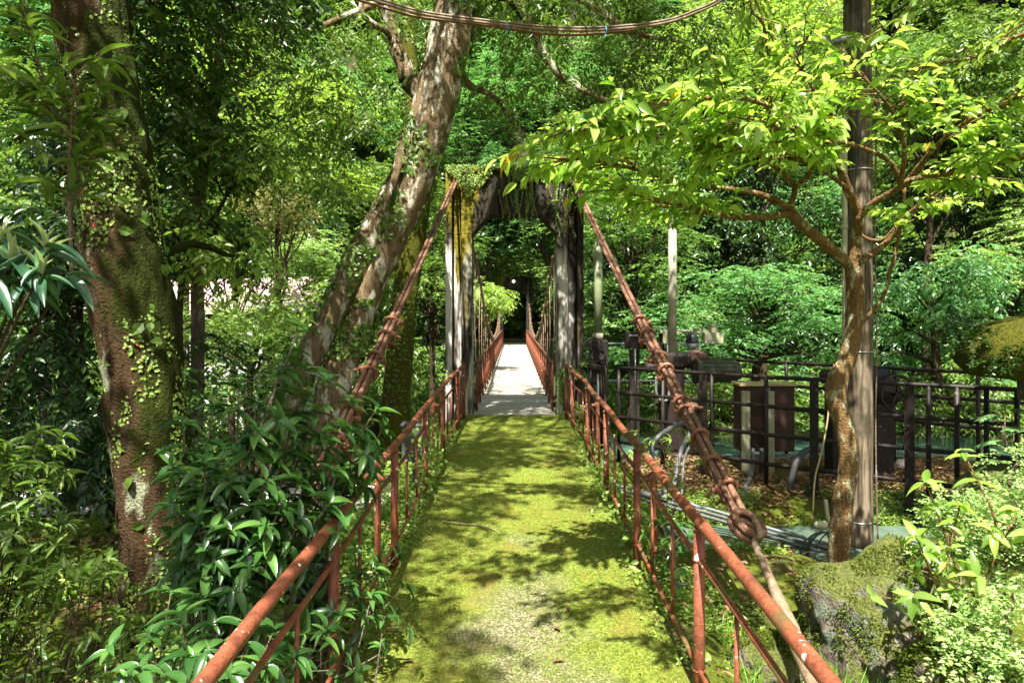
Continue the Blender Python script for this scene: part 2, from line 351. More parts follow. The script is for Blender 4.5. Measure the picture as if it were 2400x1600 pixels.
def m_tower():
    m, nt, b = newmat("stained mossy concrete"); v = coord(nt); vs = coord(nt, (1, 1, .13)); x = sepxyz(nt, v)
    st = nz(nt, vs, 5.2, 6, .62); c = ramp(nt, st, [(.37, (.02, .017, .013)), (.455, (.13, .115, .09)), (.51, (.44, .41, .36)), (.7, (.60, .57, .52))])
    # darker algae on the upper beam and down the recesses (a stain, so it belongs to the surface)
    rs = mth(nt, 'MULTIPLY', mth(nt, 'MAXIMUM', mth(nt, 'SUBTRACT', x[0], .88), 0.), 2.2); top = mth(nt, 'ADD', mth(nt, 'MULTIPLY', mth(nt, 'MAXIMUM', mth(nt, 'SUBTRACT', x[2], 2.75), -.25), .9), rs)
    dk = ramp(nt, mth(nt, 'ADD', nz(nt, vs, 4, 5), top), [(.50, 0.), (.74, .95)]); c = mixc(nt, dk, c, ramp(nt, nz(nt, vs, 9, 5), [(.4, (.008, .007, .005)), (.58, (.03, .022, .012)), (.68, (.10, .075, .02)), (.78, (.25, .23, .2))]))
    lf = mth(nt, 'ABSOLUTE', mth(nt, 'ADD', x[0], .93)); lm = mth(nt, 'MULTIPLY', mth(nt, 'SUBTRACT', .36, lf), 1.3)
    zz = mth(nt, 'MULTIPLY', mth(nt, 'SUBTRACT', x[2], 2.3), .20)
    mo = ramp(nt, mth(nt, 'ADD', mth(nt, 'ADD', nz(nt, vs, 7, 5), lm), zz), [(.86, 0.), (.98, 1.)])
    c = mixc(nt, mo, c, ramp(nt, nz(nt, v, 30, 4), [(.3, (.07, .06, .008)), (.7, (.24, .20, .025))]))
    low = ramp(nt, mth(nt, 'SUBTRACT', nz(nt, v, 5, 5), mth(nt, 'MULTIPLY', x[2], .55)), [(.50, 0.), (.65, .9)]); c = mixc(nt, low, c, (.05, .06, .015))
    nt.links.new(c, b.inputs['Base Color']); b.inputs['Roughness'].default_value = .95; b.inputs['Specular IOR Level'].default_value = .08
    bump(nt, b, mth(nt, 'ADD', st, nz(nt, v, 45, 5)), .6, .02); return m
M['tower'] = m_tower()
def m_path():
    m, nt, b = newmat("mossy aggregate path"); v = coord(nt); x = sepxyz(nt, v)
    big = nz(nt, v, 1.6, 5, .6); fine = nz(nt, v, 42, 5, .7); tiny = nz(nt, v, 160, 3, .7)
    moss = ramp(nt, fine, [(.30, (.06, .085, .006)), (.48, (.19, .25, .025)), (.66, (.42, .47, .09))])
    moss = mixc(nt, ramp(nt, nz(nt, v, 3.3, 5), [(.5, 0.), (.72, .75)]), moss, (.26, .20, .035))
    moss = mixc(nt, ramp(nt, nz(nt, v, 6, 4), [(.60, 0.), (.75, .5)]), moss, (.06, .055, .015))
    vd = nt.nodes.new("ShaderNodeTexVoronoi"); vd.inputs['Scale'].default_value = 75; nt.links.new(v, vd.inputs['Vector'])
    peb = ramp(nt, vd.outputs['Color'], [(.1, (.17, .15, .07)), (.5, (.34, .32, .17)), (.9, (.60, .57, .38))])
    peb = mixc(nt, ramp(nt, vd.outputs['Distance'], [(.4, 0.), (.75, .9)]), peb, (.09, .09, .03))
    # aggregate is bare where people walk: near the photographer, mid path
    near = mth(nt, 'MULTIPLY', mth(nt, 'SUBTRACT', 5.0, x[1]), .13); mid = mth(nt, 'MULTIPLY', mth(nt, 'ABSOLUTE', mth(nt, 'SUBTRACT', x[0], .08)), -.45)
    f = mth(nt, 'ADD', mth(nt, 'ADD', near, mid), mth(nt, 'ADD', big, mth(nt, 'MULTIPLY', fine, .25)))
    c = mixc(nt, ramp(nt, f, [(.52, 0.), (.74, .9)]), moss, peb)
    c = mixc(nt, ramp(nt, tiny, [(.38, .6), (.55, 0.)]), c, (.03, .035, .008))
    nt.links.new(c, b.inputs['Base Color']); b.inputs['Roughness'].default_value = .9; b.inputs['Specular IOR Level'].default_value = .2
    bump(nt, b, mth(nt, 'ADD', mth(nt, 'ADD', fine, big), mth(nt, 'MULTIPLY', tiny, .4)), 1.0, .03); return m
M['path'] = m_path()
def m_ground():
    m, nt, b = newmat("mossy forest soil"); v = coord(nt); n1 = nz(nt, v, 1.3, 6, .6); n2 = nz(nt, v, 45, 5, .7)
    moss = ramp(nt, n2, [(.25, (.035, .055, .006)), (.5, (.10, .13, .012)), (.75, (.22, .24, .03))])
    soil = ramp(nt, n2, [(.3, (.05, .033, .02)), (.7, (.15, .10, .06))])
    c = mixc(nt, ramp(nt, n1, [(.50, 0.), (.64, 1.)]), moss, soil)
    x = sepxyz(nt, v); far = ramp(nt, mth(nt, 'MULTIPLY', mth(nt, 'SUBTRACT', x[1], 11.), .3), [(0., 0.), (1., 1.)])
    c = mixc(nt, far, c, mixc(nt, ramp(nt, n1, [(.4, 0.), (.6, 1.)]), (.03, .05, .012), (.06, .045, .025)))
    nt.links.new(c, b.inputs['Base Color']); b.inputs['Roughness'].default_value = .95; b.inputs['Specular IOR Level'].default_value = .15
    bump(nt, b, mth(nt, 'ADD', n1, n2), 1.0, .04); return m
M['ground'] = m_ground()
def m_slab():
    m, nt, b = newmat("algae tinted concrete"); v = coord(nt); n1 = nz(nt, v, 2.5, 6, .65)
    c = ramp(nt, n1, [(.35, (.035, .05, .015)), (.5, (.06, .095, .06)), (.75, (.11, .16, .11))])
    nt.links.new(c, b.inputs['Base Color']); b.inputs['Roughness'].default_value = .75; bump(nt, b, nz(nt, v, 50, 4), .3, .01); return m
M['slab'] = m_slab()
def m_gravel():
    m, nt, b = newmat("pale gravel"); v = coord(nt); vd = nt.nodes.new("ShaderNodeTexVoronoi"); vd.inputs['Scale'].default_value = 40; nt.links.new(v, vd.inputs['Vector'])
    c = ramp(nt, vd.outputs['Color'], [(.1, (.38, .35, .33)), (.9, (.68, .64, .62))]); nt.links.new(c, b.inputs['Base Color']); b.inputs['Roughness'].default_value = .9
    bump(nt, b, vd.outputs['Distance'], .5, .01); return m
M['gravel'] = m_gravel()
def m_rock():
    m, nt, b = newmat("lichen covered boulder"); v = coord(nt); n1 = nz(nt, v, 2.6, 7, .62); n2 = nz(nt, v, 14, 6, .7)
    c = ramp(nt, n2, [(.3, (.035, .028, .02)), (.5, (.14, .11, .08)), (.7, (.30, .26, .20))])
    lich = ramp(nt, nz(nt, v, 30, 5, .7), [(.3, (.08, .11, .075)), (.7, (.24, .28, .20))])
    c = mixc(nt, ramp(nt, nz(nt, v, 4.5, 6, .7), [(.50, 0.), (.58, .95)]), c, lich)
    g = nt.nodes.new("ShaderNodeNewGeometry"); z = sepxyz(nt, g.outputs['Normal'])[2]
    mo = ramp(nt, mth(nt, 'ADD', n1, mth(nt, 'MULTIPLY', z, .34)), [(.56, 0.), (.66, 1.)])
    mg = ramp(nt, nz(nt, v, 60, 4), [(.3, (.035, .045, .006)), (.7, (.15, .17, .02))])
    c = mixc(nt, mo, c, mg); nt.links.new(c, b.inputs['Base Color']); b.inputs['Roughness'].default_value = .9
    bump(nt, b, mth(nt, 'ADD', n2, nz(nt, v, 60, 4)), 1.0, .04); return m
M['rock'] = m_rock()
def m_water():
    m, nt, b = newmat("still green water"); v = coord(nt); b.inputs['Base Color'].default_value = (.06, .13, .10, 1); b.inputs['Roughness'].default_value = .12
    bump(nt, b, nz(nt, v, 6, 3), .15, .02); return m
M['water'] = m_water()
def m_roof():
    m, nt, b = newmat("pink metal roof sheet"); v = coord(nt); x = sepxyz(nt, v)
    wv = nt.nodes.new("ShaderNodeTexWave"); wv.bands_direction = 'Y'; wv.inputs['Scale'].default_value = 1.2; nt.links.new(v, wv.inputs['Vector'])
    c = ramp(nt, wv.outputs[0], [(.0, (.22, .10, .10)), (.12, (.42, .27, .26)), (1, (.46, .31, .29))]); nt.links.new(c, b.inputs['Base Color']); b.inputs['Roughness'].default_value = .6; return m
M['pinkroof'] = m_roof()

rng = np.random.default_rng(7)
def sstep(a, b, x): t = np.clip((x - a) / (b - a), 0, 1); return t * t * (3 - 2 * t)
def path_z(y): return -(12 - np.minimum(y, 12)) * .0265
def G(x, y):
    """height of the ground"""
    x = np.asarray(x, float); y = np.asarray(y, float)
    pz = path_z(y) - .03
    near = pz
    # right of the path
    right = -.42 - .0 * x; right = right + .20 * np.exp(-(((x - 2.0) / .75) ** 2 + ((y - 5.6) / .8) ** 2)) - .18 * sstep(6.0, 6.5, y) * (1 - sstep(7.6, 8.2, y))
    right = right - .16 * sstep(10.4, 10.7, y)
    left = -.33 - .25 * sstep(6, 8, y) - .12 * np.clip(y - 9, 0, 8) * sstep(1.5, 4, -x) 
    g = np.where(x > 0, near + (right - near) * sstep(1.0, 1.5, x), near + (left - near) * sstep(.85, 1.6, -x))
    # ravine under the bridge
    edge = 12.4 + 1.3 * sstep(1.4, 2.2, x) - 1.2 * sstep(1.5, 5, -x)
    rav = -7.5 * sstep(0, 4.5, y - edge) + 7.5 * sstep(37.5, 43.0, y)
    g = g * (1 - sstep(0, 4, y - edge)) + rav
    # hillsides
    side = np.clip(np.abs(x) - 3.2, 0, 60) 
    hill = 1.0 * np.clip(y - 46, 0, 30) * sstep(2.5, 7, np.abs(x)) + 1.7 * np.clip(y - 58, 0, 22) * (1 - .5 * sstep(4, 12, np.abs(x)))
    hill = hill + .75 * np.clip(np.abs(x) - 17, 0, 25) * sstep(10, 20, y)
    g = g + hill
    return g
def Gv(x, y): return float(G(x, y))

# ================================================================== GROUND
def warp(n, lo, hi, c, k):
    t = np.linspace(-1, 1, n); s = np.sinh(t * k) / np.sinh(k); return np.where(s < 0, c + s * (c - lo), c + s * (hi - c))
gx = warp(300, -75, 75, .0, 3.6); gy = warp(300, -20, 110, 7., 3.2); X, Y = np.meshgrid(gx, gy); Z = G(X, Y)
nv = np.vectorize(lambda a, b: mnoise.noise(Vector((a * 1.3, b * 1.3, 0))) * .05 + mnoise.noise(Vector((a * 4, b * 4, 3))) * .018)
Z = Z + nv(X, Y) * np.where(np.abs(X) < 1.0, .2, 1.) - .02
mb = MB(); n = 300; i = np.arange(n - 1)[:, None]; j = np.arange(n - 1)[None]
mb.add(np.stack([X, Y, Z], -1).reshape(-1, 3), np.stack([i * n + j, i * n + j + 1, (i + 1) * n + j + 1, (i + 1) * n + j], -1).reshape(-1, 4))
tag(obj('ground', mb, M['ground']), kind='structure')
# mossy path (gently domed sheet with edges)
mb = MB(); xs = np.linspace(-.93, .97, 60); ys = np.linspace(-3, 11.93, 300); X, Y = np.meshgrid(xs, ys)
pv = np.vectorize(lambda a, b: mnoise.noise(Vector((a * 2.2, b * 2.2, 5))) * .012 + mnoise.noise(Vector((a * 9, b * 9, 1))) * .008)
Z = path_z(Y) + pv(X, Y) - .05 * np.clip((np.abs(X - .02) - .8) / .15, 0, 1) ** 2
i = np.arange(299)[:, None]; j = np.arange(59)[None]
mb.add(np.stack([X, Y, Z], -1).reshape(-1, 3), np.stack([i * 60 + j, i * 60 + j + 1, (i + 1) * 60 + j + 1, (i + 1) * 60 + j], -1).reshape(-1, 4))
tag(obj('path', mb, M['path']), kind='structure')
def sheet(name, x0, x1, y0, y1, z, mat, nx=2):
    mb = MB(); mb.add([[x0, y0, z], [x1, y0, z], [x1, y1, z], [x0, y1, z]], np.array([[0, 1, 2, 3]])); return tag(obj(name, mb, mat), kind='structure')
mb = MB(); box(mb, (4.9, 6.95, -.72), (6.6, 1.15, .30)); tag(obj('concrete_slab', mb, M['slab'], bevel=.02), kind='structure')
mb = MB(); box(mb, (5.2, 11.6, -.60), (7.0, 2.1, .16)); tag(obj('water', mb, M['water']), kind='structure')
sheet('river', -60, 60, 18, 36, -7.35, M['water'])
mb = MB(); xs = np.linspace(-9, -1.55, 40); V = []
for x in xs: V += [[x, 7.5 + .25 * math.sin(x), Gv(x, 7.5) + .03], [x, 9.3 + .3 * math.sin(x * 1.3), Gv(x, 9.3) + .05]]
mb.add(V, np.array([[2 * a, 2 * a + 2, 2 * a + 3, 2 * a + 1] for a in range(39)])); tag(obj('gravel_path', mb, M['gravel']), kind='structure')
mb = MB(); box(mb, (0, 49, -.05), (1.6, 11.8, .1)); tag(obj('far_path', mb, M['ground']), kind='structure')

# ================================================================== APPROACH RAILINGS
def railing(side):
    x0 = .95 * side + .01
    lab = 'red rusted pipe railing along the right edge of the mossy path' if side > 0 else 'red rusted pipe railing along the left edge of the path, partly behind the glossy shrub'
    t = thing('pipe_railing', lab, 'railing', (x0, 3.55, path_z(3.55)))
    ys = np.arange(.4, 11.7, .25); zz = path_z(ys)
    bend = .05 * np.clip((ys - 9.5) / 2, 0, 1) * -side * 1.5
    wob = np.array([mnoise.noise(Vector((y_ * .9, side * 7.0, 0))) for y_ in ys]) * .012; wz = np.array([mnoise.noise(Vector((y_ * .8, side * 3.0, 5))) for y_ in ys]) * .010
    def pts(h): return np.stack([np.full_like(ys, x0) + bend * 1.0 + wob, ys, zz + h + wz], -1)
    mb = MB(); tube(mb, pts(.90), .030, 12); obj('top_rail', mb, M['rust'] if side < 0 else M['rust_moss'], t)
    mb = MB(); tube(mb, pts(.70), .015, 8); obj('middle_rail', mb, M['rust_moss'], t)
    mb = MB(); tube(mb, pts(.13), .014, 8); obj('lower_rail', mb, M['rust_moss'], t)
    k = 0
    for y in np.arange(1.75, 11.6, 1.8):
        z = path_z(y); b = .05 * np.clip((y - 9.5) / 2, 0, 1) * -side * 1.5
        mb = MB(); rod(mb, (x0 + b, y, z - .25), (x0 + b, y, z + .875), .030, 12); torus(mb, (x0 + b, y, z + .862), .030, .007, (0, 0, 1), 16, 6); torus(mb, (x0 + b, y, z + .70), .031, .005, (0, 0, 1), 16, 6); torus(mb, (x0 + b, y, z + .13), .031, .005, (0, 0, 1), 16, 6); obj('post', mb, M['rust'], t)
        if k in (2, 4):
            mb = MB(); xo = x0 + side * .13
            tube(mb, smoothpath([(x0 + b, y, z + .64), (xo - side * .03, y, z + .64), (xo, y, z + .61), (xo, y, z - .4)], .02), .026, 10); obj('outrigger_brace', mb, M['rust'], t)
        for q in (.6, 1.2):
            if y + q > 11.6: break
            zq = path_z(y + q); mb = MB(); rod(mb, (x0 + b, y + q, zq + .125), (x0 + b, y + q, zq + .69), .0115, 8); obj('baluster', mb, M['rust'], t)
        k += 1
    mb = MB(); rod(mb, (x0 + .075 * -side, 11.62, -.2), (x0 + .075 * -side, 11.62, .92), .032, 12); obj('post', mb, M['rust_moss'], t)
railing(1); railing(-1)

# ================================================================== SUSPENSION BRIDGE
BR = thing('suspension_bridge', 'footbridge hung on rusty cables between two mossy concrete portals, with a pale plank deck', 'footbridge', (0, 12, 0))
Y0, Y1 = 12.0, 43.0
def deckz(y): return -.02 + .0 * y
mb = MB()
for y in np.arange(Y0, Y1 + 3, .15):
    box(mb, (rng.normal() * .004, y + .075, -.035 + rng.normal() * .0015), (1.46 + rng.normal() * .008, .141, .05))
obj('deck', mb, M['deck'], BR, smooth=False)
mb = MB()
for s in (-1, 1): box(mb, (s * .66, (Y0 + Y1) / 2 + .3, -.17), (.08, Y1 - Y0 - .4, .2))
for y in np.arange(13, Y1, 1.2): box(mb, (0, y, -.12), (1.9, .08, .1))
obj('deck_beam', mb, M['brown'], BR, smooth=False)
def tower(y, h, w, dep, name):
    mb = MB(); op = .745; ow = w / 2; zc = h - .75; ch = .34; d = dep
    for s in (-1, 1):
        box(mb, (s * (op + .095), y, (zc - ch - 1.4) / 2), (.19, d, zc - ch + 1.4))
        box(mb, (s * (op + .265), y + .06, (zc - ch - 1.4) / 2), (.15, d - .24, zc - ch + 1.4))
        box(mb, (s * (ow - .055), y, (zc - ch - 1.4) / 2), (.11, d, zc - ch + 1.4))
        # chamfer block
        a, b2 = op, ow; x = lambda v: s * v
        prof = [(x(a), zc - ch), (x(a + .19), zc - ch), (x(a + .19), zc), (x(a - .30), zc)]
        V = [(p[0], y - d / 2, p[1]) for p in prof] + [(p[0], y + d / 2, p[1]) for p in prof]
        mb.add(V, np.array([[0, 1, 2, 3], [7, 6, 5, 4], [0, 4, 5, 1], [1, 5, 6, 2], [2, 6, 7, 3], [3, 7, 4, 0]]))
        box(mb, (s * (op + .265), y + .06, zc - ch / 2), (.15, d - .24, ch)); box(mb, (s * (ow - .055), y, zc - ch / 2), (.11, d, ch))
        box(mb, (s * (op + .265), y + .06, zc + .375), (.15, d - .24, .75)); box(mb, (s * (ow - .055), y, zc + .375), (.11, d, .75))
    box(mb, (0, y, zc + .375), (2 * op + .38, d, .75))
    box(mb, (0, y - .01, h + .03), (2 * op + .44, d + .06, .06))
    return obj(name, mb, M['tower'], BR, smooth=False, bevel=.012)
tower(12.2, 4.25, 2.42, .5, 'portal'); tower(43.3, 4.05, 2.2, .45, 'portal')
mb = MB(); lathe(mb, [(0, .09), (.07, .06), (.09, 0), (.06, -.07), (0, -.09)], (-.06, 42.9, 3.84)); obj('lamp', mb, M['lampw'], BR)
def cabz(y):
    if y < 28: return .85 + 3.05 * ((28 - y) / 15.8) ** 2
    return .85 + 2.9 * ((y - 28) / 15.2) ** 2
def main_cable(s):
    ys = np.arange(12.2, 43.31, .1); z = np.array([cabz(y) for y in ys])
    xs = s * (.97 - .15 * sstep(12, 16, ys) + .02 * sstep(38, 43, ys))
    mb = MB(); p = np.stack([xs, ys, z], -1); rope(mb, p + [0, 0, .03], .03, 4, .4, 4); rope(mb, p - [0, 0, .03], .03, 4, .4, 4)
    o = obj('main_cable', mb, M['rope'], BR)
    for y in np.arange(13.6, 42.6, 1.2):
        z = cabz(y); x = s * (.97 - .15 * float(sstep(12, 16, y)) + .02 * float(sstep(38, 43, y)))
        if z < .15: continue
        mb = MB(); tube(mb, [(x, y, z - .03), (x + s * .01, y, z * .5), (s * .80, y, -.10)], .011, 6); h = obj('hanger', mb, M['anchor'], BR)
        mb = MB(); lathe(mb, [(0, -.07), (.05, -.06), (.065, 0), (.05, .06), (0, .07)], (x, y, z), 8, 'Y'); box(mb, (x, y, z - .07), (.05, .05, .08)); obj('clamp', mb, M['anchor'], h)
main_cable(1); main_cable(-1)
def bridge_rail(s):
    x = s * .69; ys = np.arange(Y0 + .45, Y1 - .1, .5)
    o = obj('handrail', tube(MB(), np.stack([np.full_like(ys, x), ys, np.full_like(ys, .88)], -1), .024, 8), M['rust_moss'], BR)
    mb = MB()
    for h in (.70, .14): tube(mb, np.stack([np.full_like(ys, x), ys, np.full_like(ys, h)], -1), .013, 6)
    obj('middle_rail', mb, M['rust'], o)
    p0 = b0 = None; q = 0
    for y in np.arange(Y0 + .47, Y1 - .3, .6):
        if q % 2 == 0:
            if p0 is None: mb = MB(); rod(mb, (x, y, -.08), (x, y, .87), .022, 8); p0 = obj('post', mb, M['rust'], o); yp = y
            else: copy_at(p0, (0, y - yp, 0), o)
        else:
            if b0 is None: mb = MB(); rod(mb, (x, y, .13), (x, y, .70), .010, 6); b0 = obj('baluster', mb, M['rust'], o); yb = y
            else: copy_at(b0, (0, y - yb, 0), o)
        q += 1
bridge_rail(1); bridge_rail(-1)
def ubolt(mb, c, T, wd, r=.018):
    """clamp: saddle plate and two bolts across the ropes"""
    T = unit(np.array(T)); S = unit(np.cross(T, [0, 0, 1.])); N = np.cross(S, T); c = np.array(c); an = rng.normal() * .7; S, N = S * math.cos(an) + N * math.sin(an), N * math.cos(an) - S * math.sin(an)
    tube(mb, smoothpath([c - S * wd * .5 - N * .03, c - S * wd * .5 + N * .05, c + N * .085, c + S * wd * .5 + N * .05, c + S * wd * .5 - N * .03], .03), r, 7)
    for q in (-1, 1):
        rod(mb, c + S * wd * .5 * q - N * .03, c + S * wd * .5 * q - N * .14, r * .8, 7)
        rod(mb, c + S * wd * .5 * q - N * .055, c + S * wd * .5 * q - N * .08, r * 1.9, 6)
    Mx = np.stack([S, T, N], 1); V = np.array([[-1, -1, -1], [1, -1, -1], [1, 1, -1], [-1, 1, -1], [-1, -1, 1], [1, -1, 1], [1, 1, 1], [-1, 1, 1]]) * np.array([wd * .68, .03, .018]) 
    mb.add(V @ Mx.T + c - N * .045, BOXF)
def backstay(s):
    A = np.array([s * 1.02, 12.05, 4.15]); E = np.array([s * 1.50, 4.75, .36])
    if s > 0: E = P(1735, 1200, 4.75)
    pts = smoothpath([A, (A + E) / 2 - [0, 0, .06], E], .02)
    T, N, B = frames(pts); Tm = unit(E - A); S = unit(np.cross(Tm, [0, 0, 1.])); U = np.cross(S, Tm)
    mb = MB(); wv = .020
    rope(mb, pts + S * .027, .024, 6, .13, 6); rope(mb, pts - S * .027, .024, 6, .13, 6)
    i0 = int(len(pts) * .62)   # returned rope ends doubled over the lower part
    rope(mb, pts[i0:] + S * .028 - U * .048, .023, 6, .13, 6); rope(mb, pts[i0:-6] - S * .028 - U * .048, .023, 6, .13, 6)
    o = obj('backstay_cable', mb, M['rope'], BR)
    L = len(pts)
    for f in (.64, .675, .73, .765, .83, .845, .89, .93, .965):
        mb = MB(); k = int(L * f); ubolt(mb, pts[k] - U * .03, Tm + rng.normal(size=3) * .06, .105 + .02 * rng.random()); obj('cable_clamp', mb, M['clamp'], o)
    # eye: rope loops round a thimble, with the anchor rod hooked through it
    c = E + Tm * .13; nrm = S
    mb = MB(); t = np.linspace(0, 2 * math.pi, 60); V1 = unit(S * .9 + U * .35); nr = np.cross(Tm, V1); ring = c + (Tm[None] * np.cos(t)[:, None] + V1[None] * np.sin(t)[:, None]) * .105
    rope(mb, ring + nr * .028, .027, 6, .12); rope(mb, ring - nr * .028, .027, 6, .12); torus(mb, c + Tm * .01, .066, .022, nr + .3 * Tm, 30, 10); obj('cable_eye', mb, M['rope'], o)
    A1 = P(1915, 1620, 3.55) if s > 0 else np.array([-1.62, 3.55, -.30]); A1 = A1 + unit(A1 - c) * .3
    hk = c + Tm * .08
    pp, rr = smoothpath([hk - nr * .07 - Tm * .10, hk - nr * .08 - Tm * .02, hk - nr * .06 + Tm * .06, hk * .95 + A1 * .05, hk * .72 + A1 * .28, hk * .5 + A1 * .5, hk * .22 + A1 * .78, A1], .03, rad=[.018, .022, .022, .022, .030, .048, .044, .040])
    mb = MB(); tube(mb, pp, rr, 12, rough=.12, rs=14); obj('anchor_rod', mb, M['anchor'], o)
    mb = MB(); k = int(len(pp) * .80); torus(mb, pp[k], .040, .014, pp[k + 1] - pp[k]); 
    for q in range(8): torus(mb, pp[k] + unit(pp[k + 1] - pp[k]) * .016 * (q + 2), .034, .006, pp[k + 1] - pp[k])
    obj('turnbuckle', mb, M['anchor'], o)
backstay(1); backstay(-1)

# ================================================================== TREES
def trunk_mesh(mb, pts, rad, k=20, step=.08, rough=.10, rs=3.):
    p, r = smoothpath(pts, step, rad); tube(mb, p, r, k, True, rough, rs); return p, r
def limb(mb, a, b, r0, r1, rng, sag=.1, k=7):
    a = np.array(a); b = np.array(b); L = np.linalg.norm(b - a); m1 = a * .66 + b * .34 + rng.normal(size=3) * .07 * L + [0, 0, sag * L]; m2 = a * .33 + b * .67 + rng.normal(size=3) * .07 * L + [0, 0, sag * L * .7]
    p, r = smoothpath([a, m1, m2, b], .15, [r0, r0 * .75 + r1 * .25, r0 * .4 + r1 * .6, r1]); tube(mb, p, r, k)
def tree(name, label, cat, trunk, rad, C, crad, kind, leaf, bark, seed, dens=1., ls=1., group=None, sq=(1, 1, .62), limbs=True, lr=.35, frac=.45):
    rg = np.random.default_rng(seed); trunk = [np.array(q, float) for q in trunk]
    t = thing(name, label, cat, trunk[0], group)
    mb = MB(); p, r = trunk_mesh(mb, trunk, rad, 12)
    if limbs:
        i0 = int(len(p) * frac)
        for c, cr in zip(C, np.broadcast_to(crad, (len(C),))):
            d = np.linalg.norm(p[i0:] - (np.array(c) - [0, 0, .8 * abs(c[2] - p[i0][2]) * .5]), axis=1); k = i0 + int(np.argmin(d))
            limb(mb, p[k], c, r[k] * lr + .006, .006, rg)
    obj('trunk', mb, M[bark], t)
    mb = MB(); clumps(mb, C, crad, kind, rg, dens, ls, sq); cr = obj('crown', mb, M[leaf], t, smooth=False); return t, cr

# --- big ivy-clad trunk on the left
def on_trunk(mb, p, r, n, rg, size, T=T_M, mask=None, bias=None, off=1.04):
    Tn, N, B = frames(p); k = rg.integers(1, len(p) - 1, n); a = rg.random(n) * 6.283
    out = N[k] * np.cos(a)[:, None] + B[k] * np.sin(a)[:, None]; Q = p[k] + out * (r[k] * off)[:, None]
    keep = np.ones(n, bool)
    if mask is not None: keep = mask(Q, rg)
    Q, out = Q[keep], out[keep]; m = len(Q)
    D = unit(np.cross(out, rg.normal(size=(m, 3)))) + out * .12 + np.array([0, 0, -.25]); L = size * (.6 + .8 * rg.random(m))
    leaves(mb, Q, D, out + rg.normal(size=(m, 3)) * .25, L, L * .8, T)
def patchy(scale, thr):
    def f(Q, rg): return np.array([mnoise.noise(Vector(q * scale)) + .35 * mnoise.noise(Vector(q * scale * 4)) > thr for q in Q])
    return f
t = thing('mossy_tree', 'thick dark trunk speckled with tiny round creeper leaves, nearest tree on the left', 'tree', P(385, 1440, 4.6))
pts = [P(390, 1500, 4.6), P(385, 1380, 4.6), P(372, 1200, 4.6), P(352, 1000, 4.6), P(324, 800, 4.6), P(292, 600, 4.6), P(268, 400, 4.6), P(236, 200, 4.62), P(215, 0, 4.65), P(180, -300, 4.6), P(150, -700, 4.5), P(60, -1200, 4.3)]
mb = MB(); bp, brd = smoothpath(pts, .035, [.34, .26, .225, .232, .238, .242, .235, .222, .22, .205, .19, .12]); tube(mb, bp, brd, 90, True, .14, 3.0, .05)
C = []
rg = np.random.default_rng(3)
# crown high above the frame: it dapples the path
for q in range(17): C.append((rg.uniform(-5.2, .9), rg.uniform(-1.5, 5.6), rg.uniform(6.6, 9.2)))
C = [c for c in C if not (c[0] > -1.5 and c[1] < 2.2)]
for c in C: limb(mb, bp[int(len(bp) * rg.uniform(.75, .98))], c, .06, .01, rg)
limb(mb, P(300, 640, 4.6), P(560, 600, 6.5), .04, .01, rg, .05); limb(mb, P(240, 300, 4.6), P(30, 330, 4.3), .035, .008, rg, .1)
obj('trunk', mb, M['bark_ivy'], t)
mb = MB(); clumps(mb, C, .62, 'broad', rg, .55, 1.25); obj('crown', mb, M['l_mid'], t, smooth=False)
mb = MB(); on_trunk(mb, bp, brd, 17000, rg, .025, T_M, lambda Q, r2: np.array([(mnoise.noise(Vector(q * 2.6)) + .6 * mnoise.noise(Vector(q * 9)) + (.25 if q[2] < 1.3 else .02) + .25 * (q[0] > -2.5) > -.08) for q in Q]), off=1.02)
tag(obj('creeper', mb, M['l_ivy'], None, smooth=False, loc=P(385, 1440, 4.6)), 'creeping fig of tiny round leaves climbing the thick dark trunk on the left', 'creeper')
mb = MB(); on_trunk(mb, bp, brd, 420, rg, .075, T_M, lambda Q, r2: (Q[:, 2] > 2.2) & (r2.random(len(Q)) > .45) | (r2.random(len(Q)) > .88), off=1.15)
tag(obj('ivy', mb, M['l_mid'], None, smooth=False, loc=P(300, 300, 4.3)), 'loose ivy with larger pointed leaves high on the thick dark trunk', 'ivy')

# --- leaning tree with forked trunk
D0 = 9.4
def lp(x, y): return P(x, y, D0)
t = thing('leaning_tree', 'pale mottled trunk leaning right over the path, forked below, with ivy on it', 'tree', lp(690, 1080))
mb = MB(); rg = np.random.default_rng(11)
s1, r1 = smoothpath([lp(770, 1120), lp(775, 960), lp(800, 860), lp(838, 760), lp(882, 640), lp(928, 530), lp(975, 420), lp(1003, 300), lp(1035, 180), lp(1058, 60), lp(1080, -60), lp(1110, -300), lp(1150, -600)], .06, [.36, .27, .22, .21, .20, .235, .28, .30, .30, .29, .26, .2, .1])
tube(mb, s1, r1 * .95, 56, True, .16, 2.6, .045)
s2, r2 = smoothpath([P(600, 1120, 9.2), P(660, 960, 9.2), P(715, 860, 9.2), P(770, 750, 9.25), P(818, 650, 9.3), P(868, 560, 9.35), lp(915, 480), lp(960, 390)], .06, [.34, .23, .18, .175, .18, .20, .22, .2])
tube(mb, s2, r2, 48, True, .16, 2.6, .045)
for a, b, c0, c1 in (((1010, 250), (955, 190), .17, .13), ((955, 190), (925, 110), .12, .10), ((925, 110), (905, 20), .10, .09), ((905, 20), (900, -120), .09, .07)): 
    tube(mb, smoothpath([lp(*a), (lp(*a) + lp(*b)) / 2 + [.03, 0, 0], lp(*b)], .06), np.linspace(c0, c1, len(smoothpath([lp(*a), (lp(*a) + lp(*b)) / 2 + [.03, 0, 0], lp(*b)], .06))), 12, True, .1, 5)
def limbpx(mb, L, r0, r1, k=8):
    p, r = smoothpath([P(*q) for q in L], .08, list(np.linspace(r0, r1, len(L)))); tube(mb, p, r, k, True, .06, 6)
